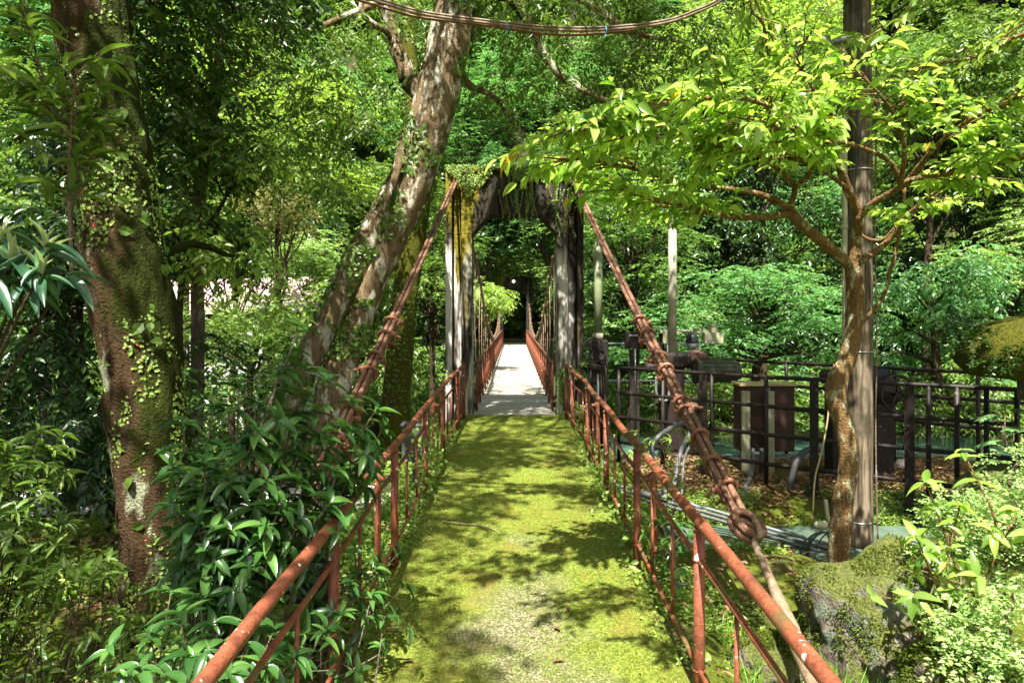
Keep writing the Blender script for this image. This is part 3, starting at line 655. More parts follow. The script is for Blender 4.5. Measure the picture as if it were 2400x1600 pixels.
limbpx(mb, [(960, 300, 9.4), (940, 360, 9.2), (925, 420, 9.1), (895, 500, 9.)], .09, .03)
limbpx(mb, [(850, -20, 9.0), (848, 30, 9), (880, 60, 9.1), (910, 80, 9.3), (925, 110, 9.4)], .03, .05)
limbpx(mb, [(1070, 150, 9.6), (1100, 200, 10), (1160, 230, 10.3), (1230, 320, 10.6)], .07, .03)
limbpx(mb, [(1110, -120, 9.6), (1230, 40, 9.8), (1275, 130, 10), (1330, 190, 10.1), (1420, 235, 10.2), (1500, 260, 10.4)], .10, .025)
limbpx(mb, [(1090, -60, 9.5), (1330, -20, 9.8), (1470, 70, 10), (1600, 100, 10.4)], .10, .025)
limbpx(mb, [(905, 0, 9.4), (760, 60, 9.2), (640, 110, 9.0), (560, 200, 8.8)], .06, .015)
C = [P(*q) for q in [(560, 60, 8.8), (640, 110, 9.0), (720, 60, 9.2), (700, 210, 9.1), (790, 140, 9.2), (760, 300, 9.2), (840, 250, 9.2), (860, 30, 9.3),
     (720, 400, 9.3), (650, 300, 9.5), (1150, 40, 9.9), (1240, 90, 10), (1200, 200, 10.4), (1330, 40, 10), (1420, 130, 10.2), (1330, 170, 10.4), (1500, 60, 10.2), (1480, 190, 10.6), (1590, 90, 10.4), (1680, 30, 10.5), (1560, 210, 10.8), (1000, -10, 9.9), (1130, -60, 10)]]
R1 = list(rg.uniform(.42, .66, len(C)))
for q in range(26): C.append(np.array([rg.uniform(-2.2, 2.0), rg.uniform(4.2, 12.4), rg.uniform(6.9, 9.4)])); R1.append(rg.uniform(.5, .85))
_k = [q for q in range(len(C)) if q < len(C) - 26 or not (-2.2 < C[q][0] < -.3 and 8.0 < C[q][1] < 11.3)]; C = [C[q] for q in _k]; R1 = [R1[q] for q in _k]
for c in C[22:]: limb(mb, s1[int(len(s1) * rg.uniform(.8, .97))], c, .06, .012, rg)
obj('trunk', mb, M['bark_lean'], t)
mb = MB(); clumps(mb, C, R1, 'hang', rg, .42, 1.0, (1, 1, .7)); obj('crown', mb, M['l_mid'], t, smooth=False)
mb = MB(); on_trunk(mb, s1, r1, 8000, rg, .075, T_M, lambda Q, r2: (np.array([mnoise.noise(Vector(q * 1.6)) for q in Q]) + .4 * np.array([mnoise.noise(Vector(q * 5)) for q in Q]) > .06 - .25 * (Q[:, 0] < -2.2)) & (Q[:, 2] > 1.2), off=1.12)
on_trunk(mb, s2, r2, 2600, rg, .07, T_M, patchy(1.8, .0), off=1.12)
tag(obj('ivy', mb, M['l_mid'], None, smooth=False, loc=lp(880, 640)), 'ivy growing up the pale leaning trunk', 'ivy')
# --- moss covered upright trunk between the leaning tree and the portal
t = thing('mossy_tree', 'slim moss covered trunk just left of the concrete portal', 'tree', P(925, 1050, 10.8))
mb = MB(); p2, q2 = smoothpath([P(915, 1120, 10.8), P(925, 1000, 10.8), P(935, 850, 10.8), P(955, 650, 10.8), P(975, 520, 10.8), P(985, 420, 10.8), P(975, 300, 11), P(960, 120, 11.2), P(950, -100, 11.3)], .08, [.26, .235, .21, .20, .20, .19, .15, .12, .08]); tube(mb, p2, q2, 20, True, .14, 3)
obj('trunk', mb, M['bark_moss'], t)
mb = MB(); on_trunk(mb, p2, q2, 5200, rg, .04, T_S, patchy(2.2, -.12), off=1.06); clumps(mb, [P(900, 200, 11.6), P(1010, 120, 11.8), P(850, 80, 11.6)], .6, 'hang', rg, .5); obj('crown', mb, M['l_mid'], t, smooth=False)
# --- thin grey trunk, left
rg = np.random.default_rng(21)
C = [P(*q) for q in [(400, 60, 7.4), (470, 120, 7.2), (390, 200, 7), (450, 280, 7.2), (520, 40, 7.4), (540, 170, 7.4), (350, 330, 7), (500, 360, 7.4), (420, 420, 7.3), (600, 20, 7.6), (340, 120, 6.8), (570, 330, 7.5)]]
tree('evergreen_tree', 'slim grey trunk with a sawn side branch behind the thick dark trunk, dark drooping crown', 'tree', [P(455, 1050, 8.6), P(462, 900, 8.6), P(464, 760, 8.6), P(462, 600, 8.4), P(470, 430, 8.2), P(500, 250, 8), P(530, 50, 8), P(540, -150, 8)], [.10, .085, .082, .075, .08, .06, .05, .04], C, .5, 'broad', 'l_darkmid', 'bark_grey', 22, .42, .9, sq=(1, 1, .8))
C = [P(*q) for q in [(440, 540, 7.6), (520, 555, 7.4), (580, 590, 7.6), (480, 620, 7.8), (620, 660, 7.8), (410, 480, 8), (690, 700, 8), (550, 350, 7.4), (600, 385, 7.6), (500, 320, 7.4)]]
tree('camellia', 'bright spreading branches catching sun beside the slim grey trunk on the left', 'shrub', [P(430, 980, 7.9), P(420, 760, 7.9), P(440, 600, 7.8), P(520, 480, 7.6), P(560, 380, 7.6)], [.05, .04, .03, .02, .01], C, [.36, .4, .34, .3, .28, .25, .22, .3, .3, .25], 'broad', 'l_bright', 'bark_dark', 23, .38, .95, sq=(1.2, 1, .45))
# --- dark evergreens filling the left edge
rg = np.random.default_rng(31)
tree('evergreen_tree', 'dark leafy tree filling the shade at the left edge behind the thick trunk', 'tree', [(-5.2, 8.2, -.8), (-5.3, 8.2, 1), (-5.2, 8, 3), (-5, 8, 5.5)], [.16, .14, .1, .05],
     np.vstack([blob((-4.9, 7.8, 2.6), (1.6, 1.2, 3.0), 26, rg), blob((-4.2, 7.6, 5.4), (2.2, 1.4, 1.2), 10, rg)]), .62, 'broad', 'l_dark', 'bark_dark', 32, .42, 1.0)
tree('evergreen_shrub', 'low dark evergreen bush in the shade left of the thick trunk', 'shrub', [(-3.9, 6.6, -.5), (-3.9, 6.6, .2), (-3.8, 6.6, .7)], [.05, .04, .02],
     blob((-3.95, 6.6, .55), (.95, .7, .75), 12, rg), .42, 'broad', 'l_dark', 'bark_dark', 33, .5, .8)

# --- trees and bushes beyond, left of the bridge
def wild(name, label, cat, c, Rr, n, cr, kind, leaf, seed, dens=.5, ls=1., sq=(1, 1, .62), bark='bark_dark', tr=.12, group=None, base=None):
    rg = np.random.default_rng(seed); c = np.array(c); bx, by = (c[0], c[1]) if base is None else base; gz = Gv(bx, by) - .1
    mid = np.array([bx * .5 + c[0] * .5, by * .5 + c[1] * .5, (gz + c[2]) / 2])
    tree(name, label, cat, [(bx, by, gz), mid + rg.normal(size=3) * .08 * Rr[0], c + [0, 0, Rr[2] * .3]], [tr, tr * .8, tr * .3], blob(c, Rr, n, rg), cr, kind, leaf, bark, seed + 1, dens, ls, group, sq)
wild('shrub', 'olive bronze bush left of the leaning trunk above the pink roof', 'shrub', P(650, 495, 15), (.85, .7, .55), 10, .35, 'round', 'l_olive', 41, .5, 1.1)
wild('maple_tree', 'pale fresh green tree directly behind the fork of the leaning trunk', 'tree', P(760, 610, 17), (1.3, 1, .7), 12, .5, 'tier', 'l_cream', 43, .6, 1.)
wild('maple_tree', 'yellow green tree with layered sprays left of the leaning trunk', 'tree', P(660, 300, 21), (3.3, 2, 2.6), 24, .85, 'tier', 'l_bright', 45, .55, 1.3, sq=(1.3, 1.1, .4))
wild('broadleaf_tree', 'green tree between the fork of the leaning trunk and the mossy slim trunk', 'tree', P(870, 760, 16), (1.3, 1, 2.3), 16, .6, 'broad', 'l_mid', 47, .45, 1.1)
wild('broadleaf_tree', 'leafy tree filling the gap between the slim mossy trunk and the portal', 'tree', P(1010, 640, 17), (.9, 1, 2.8), 16, .6, 'round', 'l_mid', 49, .45, 1.4)
wild('evergreen_tree', 'dark spreading tree with crooked low branches under the pink roof', 'tree', P(600, 770, 12), (2.0, 1, .75), 22, .5, 'round', 'l_mid', 51, .35, 1.2, tr=.1)
wild('shrub', 'sunlit low bush on the slope below the pink roof', 'shrub', P(620, 900, 12.4), (1.7, .7, .5), 12, .42, 'round', 'l_cream', 53, .4, 1.1)
wild('shrub', 'green bush on the slope right of the leaning trunk base', 'shrub', P(880, 960, 12.2), (.7, .5, .6), 8, .38, 'round', 'l_mid', 55, .5, 1.1)
wild('broadleaf_tree', 'fresh green tree beyond the dark evergreens at the far left', 'tree', P(90, 560, 15), (2.2, 1.5, 2.4), 20, .85, 'broad', 'l_mid', 57, .4, 1.3)
wild('broadleaf_tree', 'tree with small bright leaves behind the thick trunk at the left', 'tree', P(440, 300, 18), (2.6, 1.5, 3.0), 26, .9, 'round', 'l_bright', 59, .4, 1.8)
wild('evergreen_tree', 'dark tree behind the low sprays, left of the bridge approach', 'tree', P(560, 560, 19), (2.6, 1.2, 1.2), 14, .8, 'broad', 'l_dark', 61, .4, 1.5)
# right of the bridge
wild('maple_tree', 'yellow green maple in flat layers right behind the portal', 'maple tree', P(1480, 560, 16.5), (1.9, 1.3, 2.5), 36, .44, 'tier', 'l_fresh', 71, .6, 1.1, sq=(1.6, 1.2, .4))
wild('maple_tree', 'cool green maple with flat sprays left of the timber pole', 'maple tree', P(1800, 720, 14.5), (2.5, 1.3, 1.5), 30, .42, 'tier', 'l_blue', 73, .62, 1.1, sq=(1.6, 1.2, .4))
wild('maple_tree', 'low cool green maple behind the sluice gear', 'maple tree', P(1560, 790, 15.5), (2.0, 1.0, .9), 16, .40, 'tier', 'l_blue', 75, .6, 1.1, sq=(1.6, 1.2, .4))
wild('evergreen_tree', 'very dark evergreen in the hollow above the maples', 'tree', P(1760, 500, 20), (3.2, 1.5, 1.6), 20, .95, 'broad', 'l_dark', 77, .45, 1.5)
wild('broadleaf_tree', 'pale leafy tree between the timber pole and the stone lantern', 'tree', P(2180, 730, 13.5), (1.5, 1.2, 1.5), 16, .52, 'broad', 'l_blue', 79, .42, 1.0)
wild('maple_tree', 'light green maple at the right edge above the stone lantern', 'maple tree', P(2370, 600, 15), (1.7, 1.2, 1.8), 22, .42, 'tier', 'l_cream', 81, .55, 1.1, sq=(1.6, 1.1, .4))
wild('broadleaf_tree', 'green tree behind the camellia in the upper right', 'tree', P(2200, 240, 16), (3.0, 1.5, 2.2), 28, .85, 'broad', 'l_mid', 83, .42, 1.3)
wild('broadleaf_tree', 'tall green tree above the portal', 'tree', P(1160, 230, 45), (6.2, 3, 6.2), 34, 1.6, 'tier', 'l_blue', 85, .45, 2.2, sq=(1.3, 1.1, .4), base=(-8, 46), tr=.3)
wild('broadleaf_tree', 'tree with fine pale leaves left of the timber pole near the top', 'tree', P(1780, 130, 20), (3.0, 2, 3.0), 26, 1.0, 'round', 'l_bright', 87, .4, 2.0)
wild('broadleaf_tree', 'green tree filling the view right above the portal', 'tree', P(1480, 330, 22), (2.8, 2, 2.4), 20, .85, 'tier', 'l_fresh', 89, .5, 1.5, sq=(1.3, 1.1, .4))
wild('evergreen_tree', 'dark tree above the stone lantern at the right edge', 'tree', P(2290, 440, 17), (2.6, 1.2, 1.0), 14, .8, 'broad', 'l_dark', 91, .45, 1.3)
wild('evergreen_tree', 'tree coloured dark as shade in the gaps behind the layered maple right of the portal', 'tree', P(1500, 640, 21), (2.6, 1.2, 3.2), 24, 1.0, 'broad', 'l_dark', 121, .4, 1.6)  # dark leaf colour stands in for deep shade between the maple tiers
wild('evergreen_tree', 'tree coloured dark as shade in the gaps behind the pale leafy tree right of the timber pole', 'tree', P(2150, 700, 18), (4.2, 1.2, 2.4), 24, 1.0, 'broad', 'l_dark', 123, .4, 1.6)  # leaf colour kept dark to paint the shaded hollows here
# along the bridge
wild('broadleaf_tree', 'bright green drooping branch leaning over the bridge from the left', 'tree', P(1138, 690, 21), (.55, .8, .5), 9, .42, 'hang', 'l_bright', 93, .7, 1.2, base=(-4, 21))
wild('broadleaf_tree', 'cool green foliage framed in the top of the portal', 'tree', P(1175, 545, 38), (2.4, 1.4, 1.4), 14, 1.0, 'tier', 'l_blue', 95, .6, 1.6, base=(-5, 38))
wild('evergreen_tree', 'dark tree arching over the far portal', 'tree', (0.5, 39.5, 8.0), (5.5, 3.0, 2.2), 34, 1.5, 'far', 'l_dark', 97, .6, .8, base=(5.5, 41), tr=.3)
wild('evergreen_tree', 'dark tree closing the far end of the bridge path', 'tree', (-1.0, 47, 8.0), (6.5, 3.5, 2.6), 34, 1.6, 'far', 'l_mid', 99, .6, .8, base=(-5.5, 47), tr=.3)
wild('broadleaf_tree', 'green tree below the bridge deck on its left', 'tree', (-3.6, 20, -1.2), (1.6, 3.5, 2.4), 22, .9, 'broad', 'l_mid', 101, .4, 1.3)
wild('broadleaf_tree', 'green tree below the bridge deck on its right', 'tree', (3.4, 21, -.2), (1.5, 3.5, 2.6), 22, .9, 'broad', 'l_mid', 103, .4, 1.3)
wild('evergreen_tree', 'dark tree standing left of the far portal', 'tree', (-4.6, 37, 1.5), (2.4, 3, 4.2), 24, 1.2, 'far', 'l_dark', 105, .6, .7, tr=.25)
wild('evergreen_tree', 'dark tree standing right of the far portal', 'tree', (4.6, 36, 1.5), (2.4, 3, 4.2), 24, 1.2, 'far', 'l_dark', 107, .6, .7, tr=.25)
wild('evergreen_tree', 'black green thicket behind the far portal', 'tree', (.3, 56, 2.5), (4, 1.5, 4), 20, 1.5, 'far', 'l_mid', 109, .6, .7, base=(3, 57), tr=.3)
# green hedge behind the back fence
wild('shrub', 'dense green bush behind the dark pipe fence, left half', 'shrub', (4.6, 14.2, -.3), (1.9, .6, .8), 16, .5, 'broad', 'l_mid', 111, .45, .9)
wild('shrub', 'dense green bush behind the dark pipe fence, right half', 'shrub', (8.4, 13.2, -.1), (2.2, .6, .9), 18, .5, 'broad', 'l_mid', 113, .45, .9)

# --- the far forest: one mass, crowns instanced over the hillsides
def forest():
    rg = np.random.default_rng(200); src = []
    for q, (lf, kd) in enumerate((('l_mid', 'far'), ('l_fresh', 'far'), ('l_blue', 'far'), ('l_dark', 'far'))):
        x, y = [(-14, 50), (12, 52), (-9, 58), (17, 47)][q]
        lab = ['round green tree on the far hillside left of the bridge axis', 'yellow green tree on the far hillside right of the bridge axis', 'cool green tree high on the far hillside', 'dark tree on the far hillside at the right'][q]
        z = Gv(x, y); C = blob((x, y, z + 5), (2.6, 2.6, 2.6), 22, rg)
        t, cr = tree('broadleaf_tree', lab, 'tree', [(x, y, z - .3), (x + .2, y, z + 2.5), (x, y, z + 6)], [.25, .2, .08], C, 1.35, kd, lf, 'bark_dark', 210 + q, .55, .85)
        src.append(cr)
    pts = []; kind = []
    for _ in range(1500):
        x = rg.uniform(-48, 48); y = rg.uniform(15, 90)
        if abs(x) < 7.0 and y < 47: continue
        if abs(x) < 3.5 and y < 59: continue
        if abs(x) / y > .95: continue
        if y < 26 and abs(x) < 10: continue
        pts.append((x, y, Gv(x, y) + rg.uniform(-2.5, .3))); kind.append(rg.choice(4, p=[.32, .24, .20, .24]))
    pts = np.array(pts); kind = np.array(kind)
    # thin out: keep points at least 2.6 m apart
    keep = []
    for a in range(len(pts)):
        if all(np.linalg.norm(pts[a, :2] - pts[b, :2]) > 2.7 for b in keep): keep.append(a)
    pts = pts[keep]; kind = kind[keep]
    me = bpy.data.meshes.new('forest'); me.vertices.add(len(pts)); me.vertices.foreach_set('co', pts.astype(np.float32).ravel())
    at = me.attributes.new('kind', 'INT', 'POINT'); at.data.foreach_set('value', kind.astype(np.int32))
    at = me.attributes.new('rz', 'FLOAT', 'POINT'); at.data.foreach_set('value', rg.uniform(0, 6.28, len(pts)).astype(np.float32))
    at = me.attributes.new('sc', 'FLOAT', 'POINT'); at.data.foreach_set('value', rg.uniform(.75, 1.25, len(pts)).astype(np.float32))
    o = bpy.data.objects.new('forest', me); col.objects.link(o); tag(o, kind='stuff')
    ng = bpy.data.node_groups.new('forest', 'GeometryNodeTree'); ng.interface.new_socket('Geometry', in_out='INPUT', socket_type='NodeSocketGeometry'); ng.interface.new_socket('Geometry', in_out='OUTPUT', socket_type='NodeSocketGeometry')
    N = ng.nodes; Lk = ng.links; gi = N.new('NodeGroupInput'); go = N.new('NodeGroupOutput'); join = N.new('GeometryNodeJoinGeometry')
    def attr(nm, ty): a = N.new('GeometryNodeInputNamedAttribute'); a.data_type = ty; a.inputs[0].default_value = nm; return a.outputs[0]
    ka, ra, sa = attr('kind', 'INT'), attr('rz', 'FLOAT'), attr('sc', 'FLOAT'); cx = N.new('ShaderNodeCombineXYZ'); Lk.new(ra, cx.inputs[2])
    for q, s in enumerate(src):
        oi = N.new('GeometryNodeObjectInfo'); oi.inputs['Object'].default_value = s; oi.transform_space = 'ORIGINAL'
        cmp = N.new('FunctionNodeCompare'); cmp.data_type = 'INT'; cmp.operation = 'EQUAL'
        ins = [i for i in cmp.inputs if i.type == 'INT']; Lk.new(ka, ins[0]); ins[1].default_value = q
        ip = N.new('GeometryNodeInstanceOnPoints'); Lk.new(gi.outputs[0], ip.inputs['Points']); Lk.new(cmp.outputs[0], ip.inputs['Selection']); Lk.new(oi.outputs['Geometry'], ip.inputs['Instance'])
        Lk.new(cx.outputs[0], ip.inputs['Rotation']); Lk.new(sa, ip.inputs['Scale']); Lk.new(ip.outputs[0], join.inputs[0])
    Lk.new(join.outputs[0], go.inputs[0]); md = o.modifiers.new('forest', 'NODES'); md.node_group = ng
forest()

# --- pink roofed building
t = thing('building', 'low building with a pink sheet roof glimpsed through the leaves on the left', 'building', (-10.5, 26, -3))
mb = MB(); zt = 2.7; zb = 1.5
V = [(-15, 24, 1.75), (-6.4, 24, 1.95), (-6.4, 27.5, 3.3), (-15, 27.5, 3.1), (-15, 24, 1.67), (-6.4, 24, 1.87), (-6.4, 27.5, 3.22), (-15, 27.5, 3.02)]
mb.add(V, BOXF); obj('roof', mb, M['pinkroof'], t, smooth=False)
mb = MB(); box(mb, (-10.7, 25.9, -1.0), (8.0, 3.0, 5.2)); obj('wall', mb, M['gravel'], t, smooth=False)
for q in range(3):
    mb = MB(); box(mb, (-13.2 + q * 2.4, 24.38, .6), (1.2, .06, 1.0)); obj('window', mb, M['black'], t, smooth=False)

# --- unseen trees added outside the frame to shade yard, left bank and upper path
rg = np.random.default_rng(301)
C = [(rg.uniform(1.6, 7.5), rg.uniform(3.9, 9.6), rg.uniform(6.4, 8.6)) for q in range(44)]
tree('broadleaf_tree', 'unseen tall tree added right of the view, its crown shading the sluice yard', 'tree', [(7.6, 5.2, -.6), (7.5, 5.2, 3), (6.9, 5.6, 6), (6.2, 6, 8)], [.22, .2, .14, .06], C, .78, 'broad', 'l_mid', 'bark_grey', 302, .5, 1.3)
C = [(rg.uniform(-7.0, -1.5), rg.uniform(-2.5, 4.6), rg.uniform(5.7, 8.2)) for q in range(24)]
tree('broadleaf_tree', 'unseen tall tree added left of the view, its crown shading the left bank', 'tree', [(-5.6, 2.4, -.5), (-5.5, 2.4, 3), (-5.0, 2.2, 6), (-4.5, 2, 8)], [.22, .2, .14, .06], C, .72, 'broad', 'l_mid', 'bark_grey', 304, .5, 1.3)
# ================================================================== CAMELLIA on the right
def foliate(mbw, mbl, branches, rg, n_tw, L=.11, W=.045, twl=(.18, .42), droop=.5, up=.12, spread=.9, start=.25, lpt=8, flat=.45, T=T_B, wr=.004, every=1):
    """side twigs with alternate leaves grown along branch polylines"""
    PP, DD, NN, LL = [], [], [], []
    tot = sum(np.linalg.norm(np.diff(b, axis=0), axis=1).sum() for b in branches)
    for b in branches:
        s = np.concatenate([[0], np.cumsum(np.linalg.norm(np.diff(b, axis=0), axis=1))]); k = max(2, int(n_tw * s[-1] / tot))
        for q in range(k):
            u = start + (1 - start) * (q + rg.random()) / k; i = min(len(b) - 2, int(np.searchsorted(s, u * s[-1]))); i = max(i, 1); o = b[i]
            tdir = unit(b[min(i + 1, len(b) - 1)] - b[i - 1]); side = unit(np.cross(tdir, [0, 0, 1.])) * rg.choice([-1, 1])
            d = unit(tdir * rg.uniform(.2, .9) + side * rg.uniform(.3, 1.) * spread + np.array([0, 0, rg.uniform(-.15, .45) + up]) * flat * 2)
            ln = rg.uniform(*twl); m = 6; tt = np.linspace(0, 1, m)
            tw = o + d * (tt * ln)[:, None] + rg.normal(size=3) * .03 * tt[:, None]; tw[:, 2] -= tt ** 2 * ln * .12
            tube(mbw, tw, np.linspace(wr * 1.5, wr * .6, m), 5, False)
            nl = max(3, int(lpt * (.6 + .6 * rg.random())))
            for a in range(nl):
                f = .25 + .75 * (a + .5) / nl if a < nl - 1 else 1.; pt = o + d * ln * f; pt = pt - np.array([0, 0, f * f * ln * .12])
                sd = unit(np.cross(d, [0, 0, 1.])) * (1 if a % 2 else -1); an = rg.uniform(.5, 1.2) if a < nl - 1 else .1
                dd = unit(d * math.cos(an) + sd * math.sin(an) + rg.normal(size=3) * .2 + np.array([0, 0, -droop * rg.uniform(.3, 1.2)]))
                PP.append(pt); DD.append(dd); NN.append(np.array([0, 0, 1.]) + rg.normal(size=3) * .35 + d * .2); LL.append(L * rg.uniform(.6, 1.15))
    PP, DD, NN, LL = map(np.array, (PP, DD, NN, LL)); leaves(mbl, PP, DD, NN, LL, LL * W / L, T, zl=True)
def px_branch(mb, L, r0, r1, k=10, rough=.08):
    p, r = smoothpath([P(*q) for q in L], .05, list(np.linspace(r0, r1, len(L)))); tube(mb, p, r, k, True, rough, 9); return p
t = thing('camellia', 'ochre barked camellia with yellow green glossy leaves in front of the timber pole', 'tree', P(1968, 1400, 5.2))
rg = np.random.default_rng(51); mb = MB(); ct = 5.2
p, r = smoothpath([P(*q, ct) for q in [(1960, 1420), (1966, 1300), (1975, 1180), (1990, 1080), (1978, 1000), (1958, 930), (1968, 880), (1992, 820), (2004, 740), (2004, 680), (1998, 615)]], .04, [.085, .08, .075, .073, .070, .078, .07, .066, .062, .060, .055]); tube(mb, p, r, 18, True, .10, 7)
BR_ = []
def cb(*a, **k): q = px_branch(mb, *a, **k); BR_.append(q); return q
px_branch(mb, [(1998, 630, 5.2), (1965, 598, 5.15), (1905, 548, 5.05), (1865, 510, 4.95), (1850, 488, 4.9)], .045, .035)
cb([(1855, 500, 4.9), (1800, 508, 4.85), (1700, 506, 4.75), (1600, 482, 4.6), (1530, 468, 4.45), (1450, 440, 4.3)], .028, .008)
cb([(1852, 490, 4.9), (1790, 458, 4.9), (1690, 440, 4.8), (1600, 432, 4.6), (1500, 400, 4.4), (1390, 375, 4.2), (1310, 375, 4.1)], .024, .006)
cb([(1850, 488, 4.9), (1862, 440, 4.9), (1820, 395, 4.7), (1750, 350, 4.5), (1640, 320, 4.3), (1500, 325, 4.1), (1390, 305, 3.9), (1320, 305, 3.8)], .022, .006)
cb([(1862, 440, 4.9), (1900, 400, 4.6), (1880, 330, 4.3), (1800, 250, 4.0), (1700, 230, 3.9), (1560, 240, 3.8), (1430, 270, 3.8)], .018, .005)
px_branch(mb, [(2003, 620, 5.2), (2006, 560, 5.2), (2010, 500, 5.1), (1985, 440, 5.0), (1966, 385, 4.9)], .045, .028)
cb([(1966, 385, 4.9), (1970, 320, 4.8), (1940, 250, 4.7), (1900, 200, 4.6), (1860, 120, 4.5)], .02, .006)
cb([(2008, 520, 5.1), (2040, 480, 5.0), (2110, 440, 4.8), (2140, 420, 4.7), (2240, 405, 4.5), (2400, 370, 4.2), (2560, 340, 4.0)], .028, .008)
cb([(2115, 438, 4.8), (2085, 380, 4.7), (2030, 350, 4.5), (1960, 330, 4.3), (1850, 300, 4.1), (1720, 290, 3.9)], .02, .006)
cb([(2120, 435, 4.8), (2170, 370, 4.6), (2230, 310, 4.3), (2330, 250, 4.0), (2450, 210, 3.8)], .02, .006)
cb([(2012, 615, 5.2), (2070, 575, 5.2), (2110, 530, 5.1), (2130, 500, 5.0), (2210, 440, 4.8), (2300, 400, 4.6)], .028, .006)
cb([(1990, 445, 5.0), (1930, 400, 4.8), (1870, 370, 4.5), (1800, 345, 4.2), (1700, 340, 4.0)], .018, .005)
cb([(2110, 440, 4.8), (2120, 350, 4.6), (2100, 280, 4.4), (2060, 220, 4.2), (2000, 160, 4.1)], .018, .005)
px_branch(mb, [(2000, 765, 5.2), (2030, 745, 5.15), (2068, 700, 5.1), (2085, 640, 5.1), (2100, 590, 5.1), (2112, 520, 5.1), (2120, 440, 5.0)], .016, .012)
px_branch(mb, [(2010, 545, 5.2), (2035, 560, 5.2), (2070, 560, 5.2), (2110, 520, 5.1)], .012, .012)
for a in range(2):
    pass
mbl = MB(); foliate(mb, mbl, BR_, rg, 340, .115, .052, (.18, .48), .42, .02, .9, .3, 9)
obj('trunk', mb, M['bark_cam'], t); obj('crown', mbl, M['l_young'], t)
# branch coming in from the top right, another camellia outside the frame
t = thing('camellia', 'thin brown branches with pale leaves entering from the top right corner, plus unseen ones added for path shadows', 'tree', (4.9, 5.0, -.4))
mb = MB(); BR_ = []; tube(mb, smoothpath([(4.9, 5.0, -.5), (4.95, 5.0, 1.5), (4.8, 5.0, 3.6)], .2), .06, 10)
cb([(2800, 160, 5.0), (2560, 60, 5.1), (2400, 80, 5.2), (2300, 130, 5.3), (2200, 150, 5.4), (2120, 170, 5.5), (2060, 190, 5.6)], .02, .006)
cb([(2700, 0, 5.0), (2500, 20, 5.1), (2390, 60, 5.2), (2330, 110, 5.3)], .016, .005)
cb([(2260, -200, 5.0), (2180, -60, 5.0), (2120, 30, 5.0), (2080, 60, 5.0), (2010, 100, 5.0)], .014, .005)
cb([(1800, -200, 4.8), (1760, 0, 4.9), (1790, 60, 5.0), (1800, 130, 5.1)], .014, .005)
for Lq in ([(4.8, 5., 3.6), (3.6, 3.9, 3.9), (2.2, 3.0, 3.9), (1.0, 2.6, 3.75), (.4, 2.4, 3.6), (-.1, 2.3, 3.5)], [(2.2, 3.0, 3.9), (1.2, 3.2, 3.9), (.5, 3.3, 3.9), (.0, 3.4, 3.9)], [(1.6, 2.8, 3.85), (.9, 2.2, 3.6), (.5, 1.9, 3.4)], [(3.6, 3.9, 3.9), (2.4, 3.6, 4.4), (1.2, 3.9, 4.6), (.3, 4.2, 4.75), (-.5, 4.4, 4.8)], [(1.2, 3.9, 4.6), (.6, 3.2, 4.5), (-.1, 2.7, 4.4), (-.7, 2.4, 4.3)]):  # unseen branches added overhead to cast leaf shadows on the near path
    q = smoothpath(Lq, .05); tube(mb, q, np.linspace(.025, .005, len(q)), 8); BR_.append(q); BR_.append(q[len(q) // 3:])
mbl = MB(); foliate(mb, mbl, BR_, rg, 460, .105, .047, (.15, .35), .45, .1, .9, .25, 7)
obj('trunk', mb, M['bark_cam'], t); obj('crown', mbl, M['l_bright'], t)

# ================================================================== SHRUBS IN FRONT
def whorl(PP, DD, NN, LL, p, ax, n, L, rg, el=.25, droop=.25):
    ax = unit(np.array(ax)); a = unit(np.cross(ax, [.3, .7, .2])); b = np.cross(ax, a); ph = rg.random() * 6.28
    for q in range(n):
        t = ph + q * 2.4 + rg.normal() * .2; e = el + rg.uniform(-.25, .35)
        d = (a * math.cos(t) + b * math.sin(t)) * math.cos(e) + ax * math.sin(e); d = d + np.array([0, 0, -droop * rg.uniform(.2, 1.2)])
        PP.append(np.array(p) + ax * rg.uniform(-.03, .02)); DD.append(d); NN.append(ax * .8 + np.array([0, 0, .8]) + rg.normal(size=3) * .15); LL.append(L * rg.uniform(.4, 1.15))
def bigshrub(name, label, cat, base, tips, rg, L, Wr, leaf, bark, nw=3, n=7, stem=.008, el=.25, droop=.3, loc=None, gap=.12):
    base = np.array(base, float); t = thing(name, label, cat, base); mb = MB(); A = ([], [], [], [])
    for tp in tips:
        tp = np.array(tp); b0 = base + rg.normal(size=3) * [.08, .08, 0]; m = (b0 + tp) / 2 + rg.normal(size=3) * .05 + [0, 0, .05]
        p = smoothpath([b0, m, tp], .05); tube(mb, p, np.linspace(stem, stem * .45, len(p)), 6)
        s = np.linalg.norm(tp - b0); ax = unit(p[-1] - p[-3])
        for q in range(nw):
            i = int(max(1, len(p) - 1 - q * gap / .05 * rg.uniform(.8, 1.3)));
            if i < len(p) * .2: break
            whorl(*A, p[i], ax, n if q == 0 else max(3, n - 2), L, rg, el if q else el + .2, droop)
        for q in range(3):   # short side shoots
            i = int(len(p) * rg.uniform(.35, .85)); d = unit(rg.normal(size=3) * [1, 1, .3] + [0, 0, .3]); e = p[i] + d * rg.uniform(.1, .25)
            tube(mb, [p[i], e], [stem * .5, stem * .35], 5); whorl(*A, e, d, n - 2, L * .9, rg, el, droop)
    PP, DD, NN, LL = map(np.array, A); mbl = MB(); leaves(mbl, PP, DD, NN, LL, LL * Wr, T_B, zl=True)
    obj('stem', mb, M[bark], t); obj('foliage', mbl, M[leaf], t); return t
rg = np.random.default_rng(61)
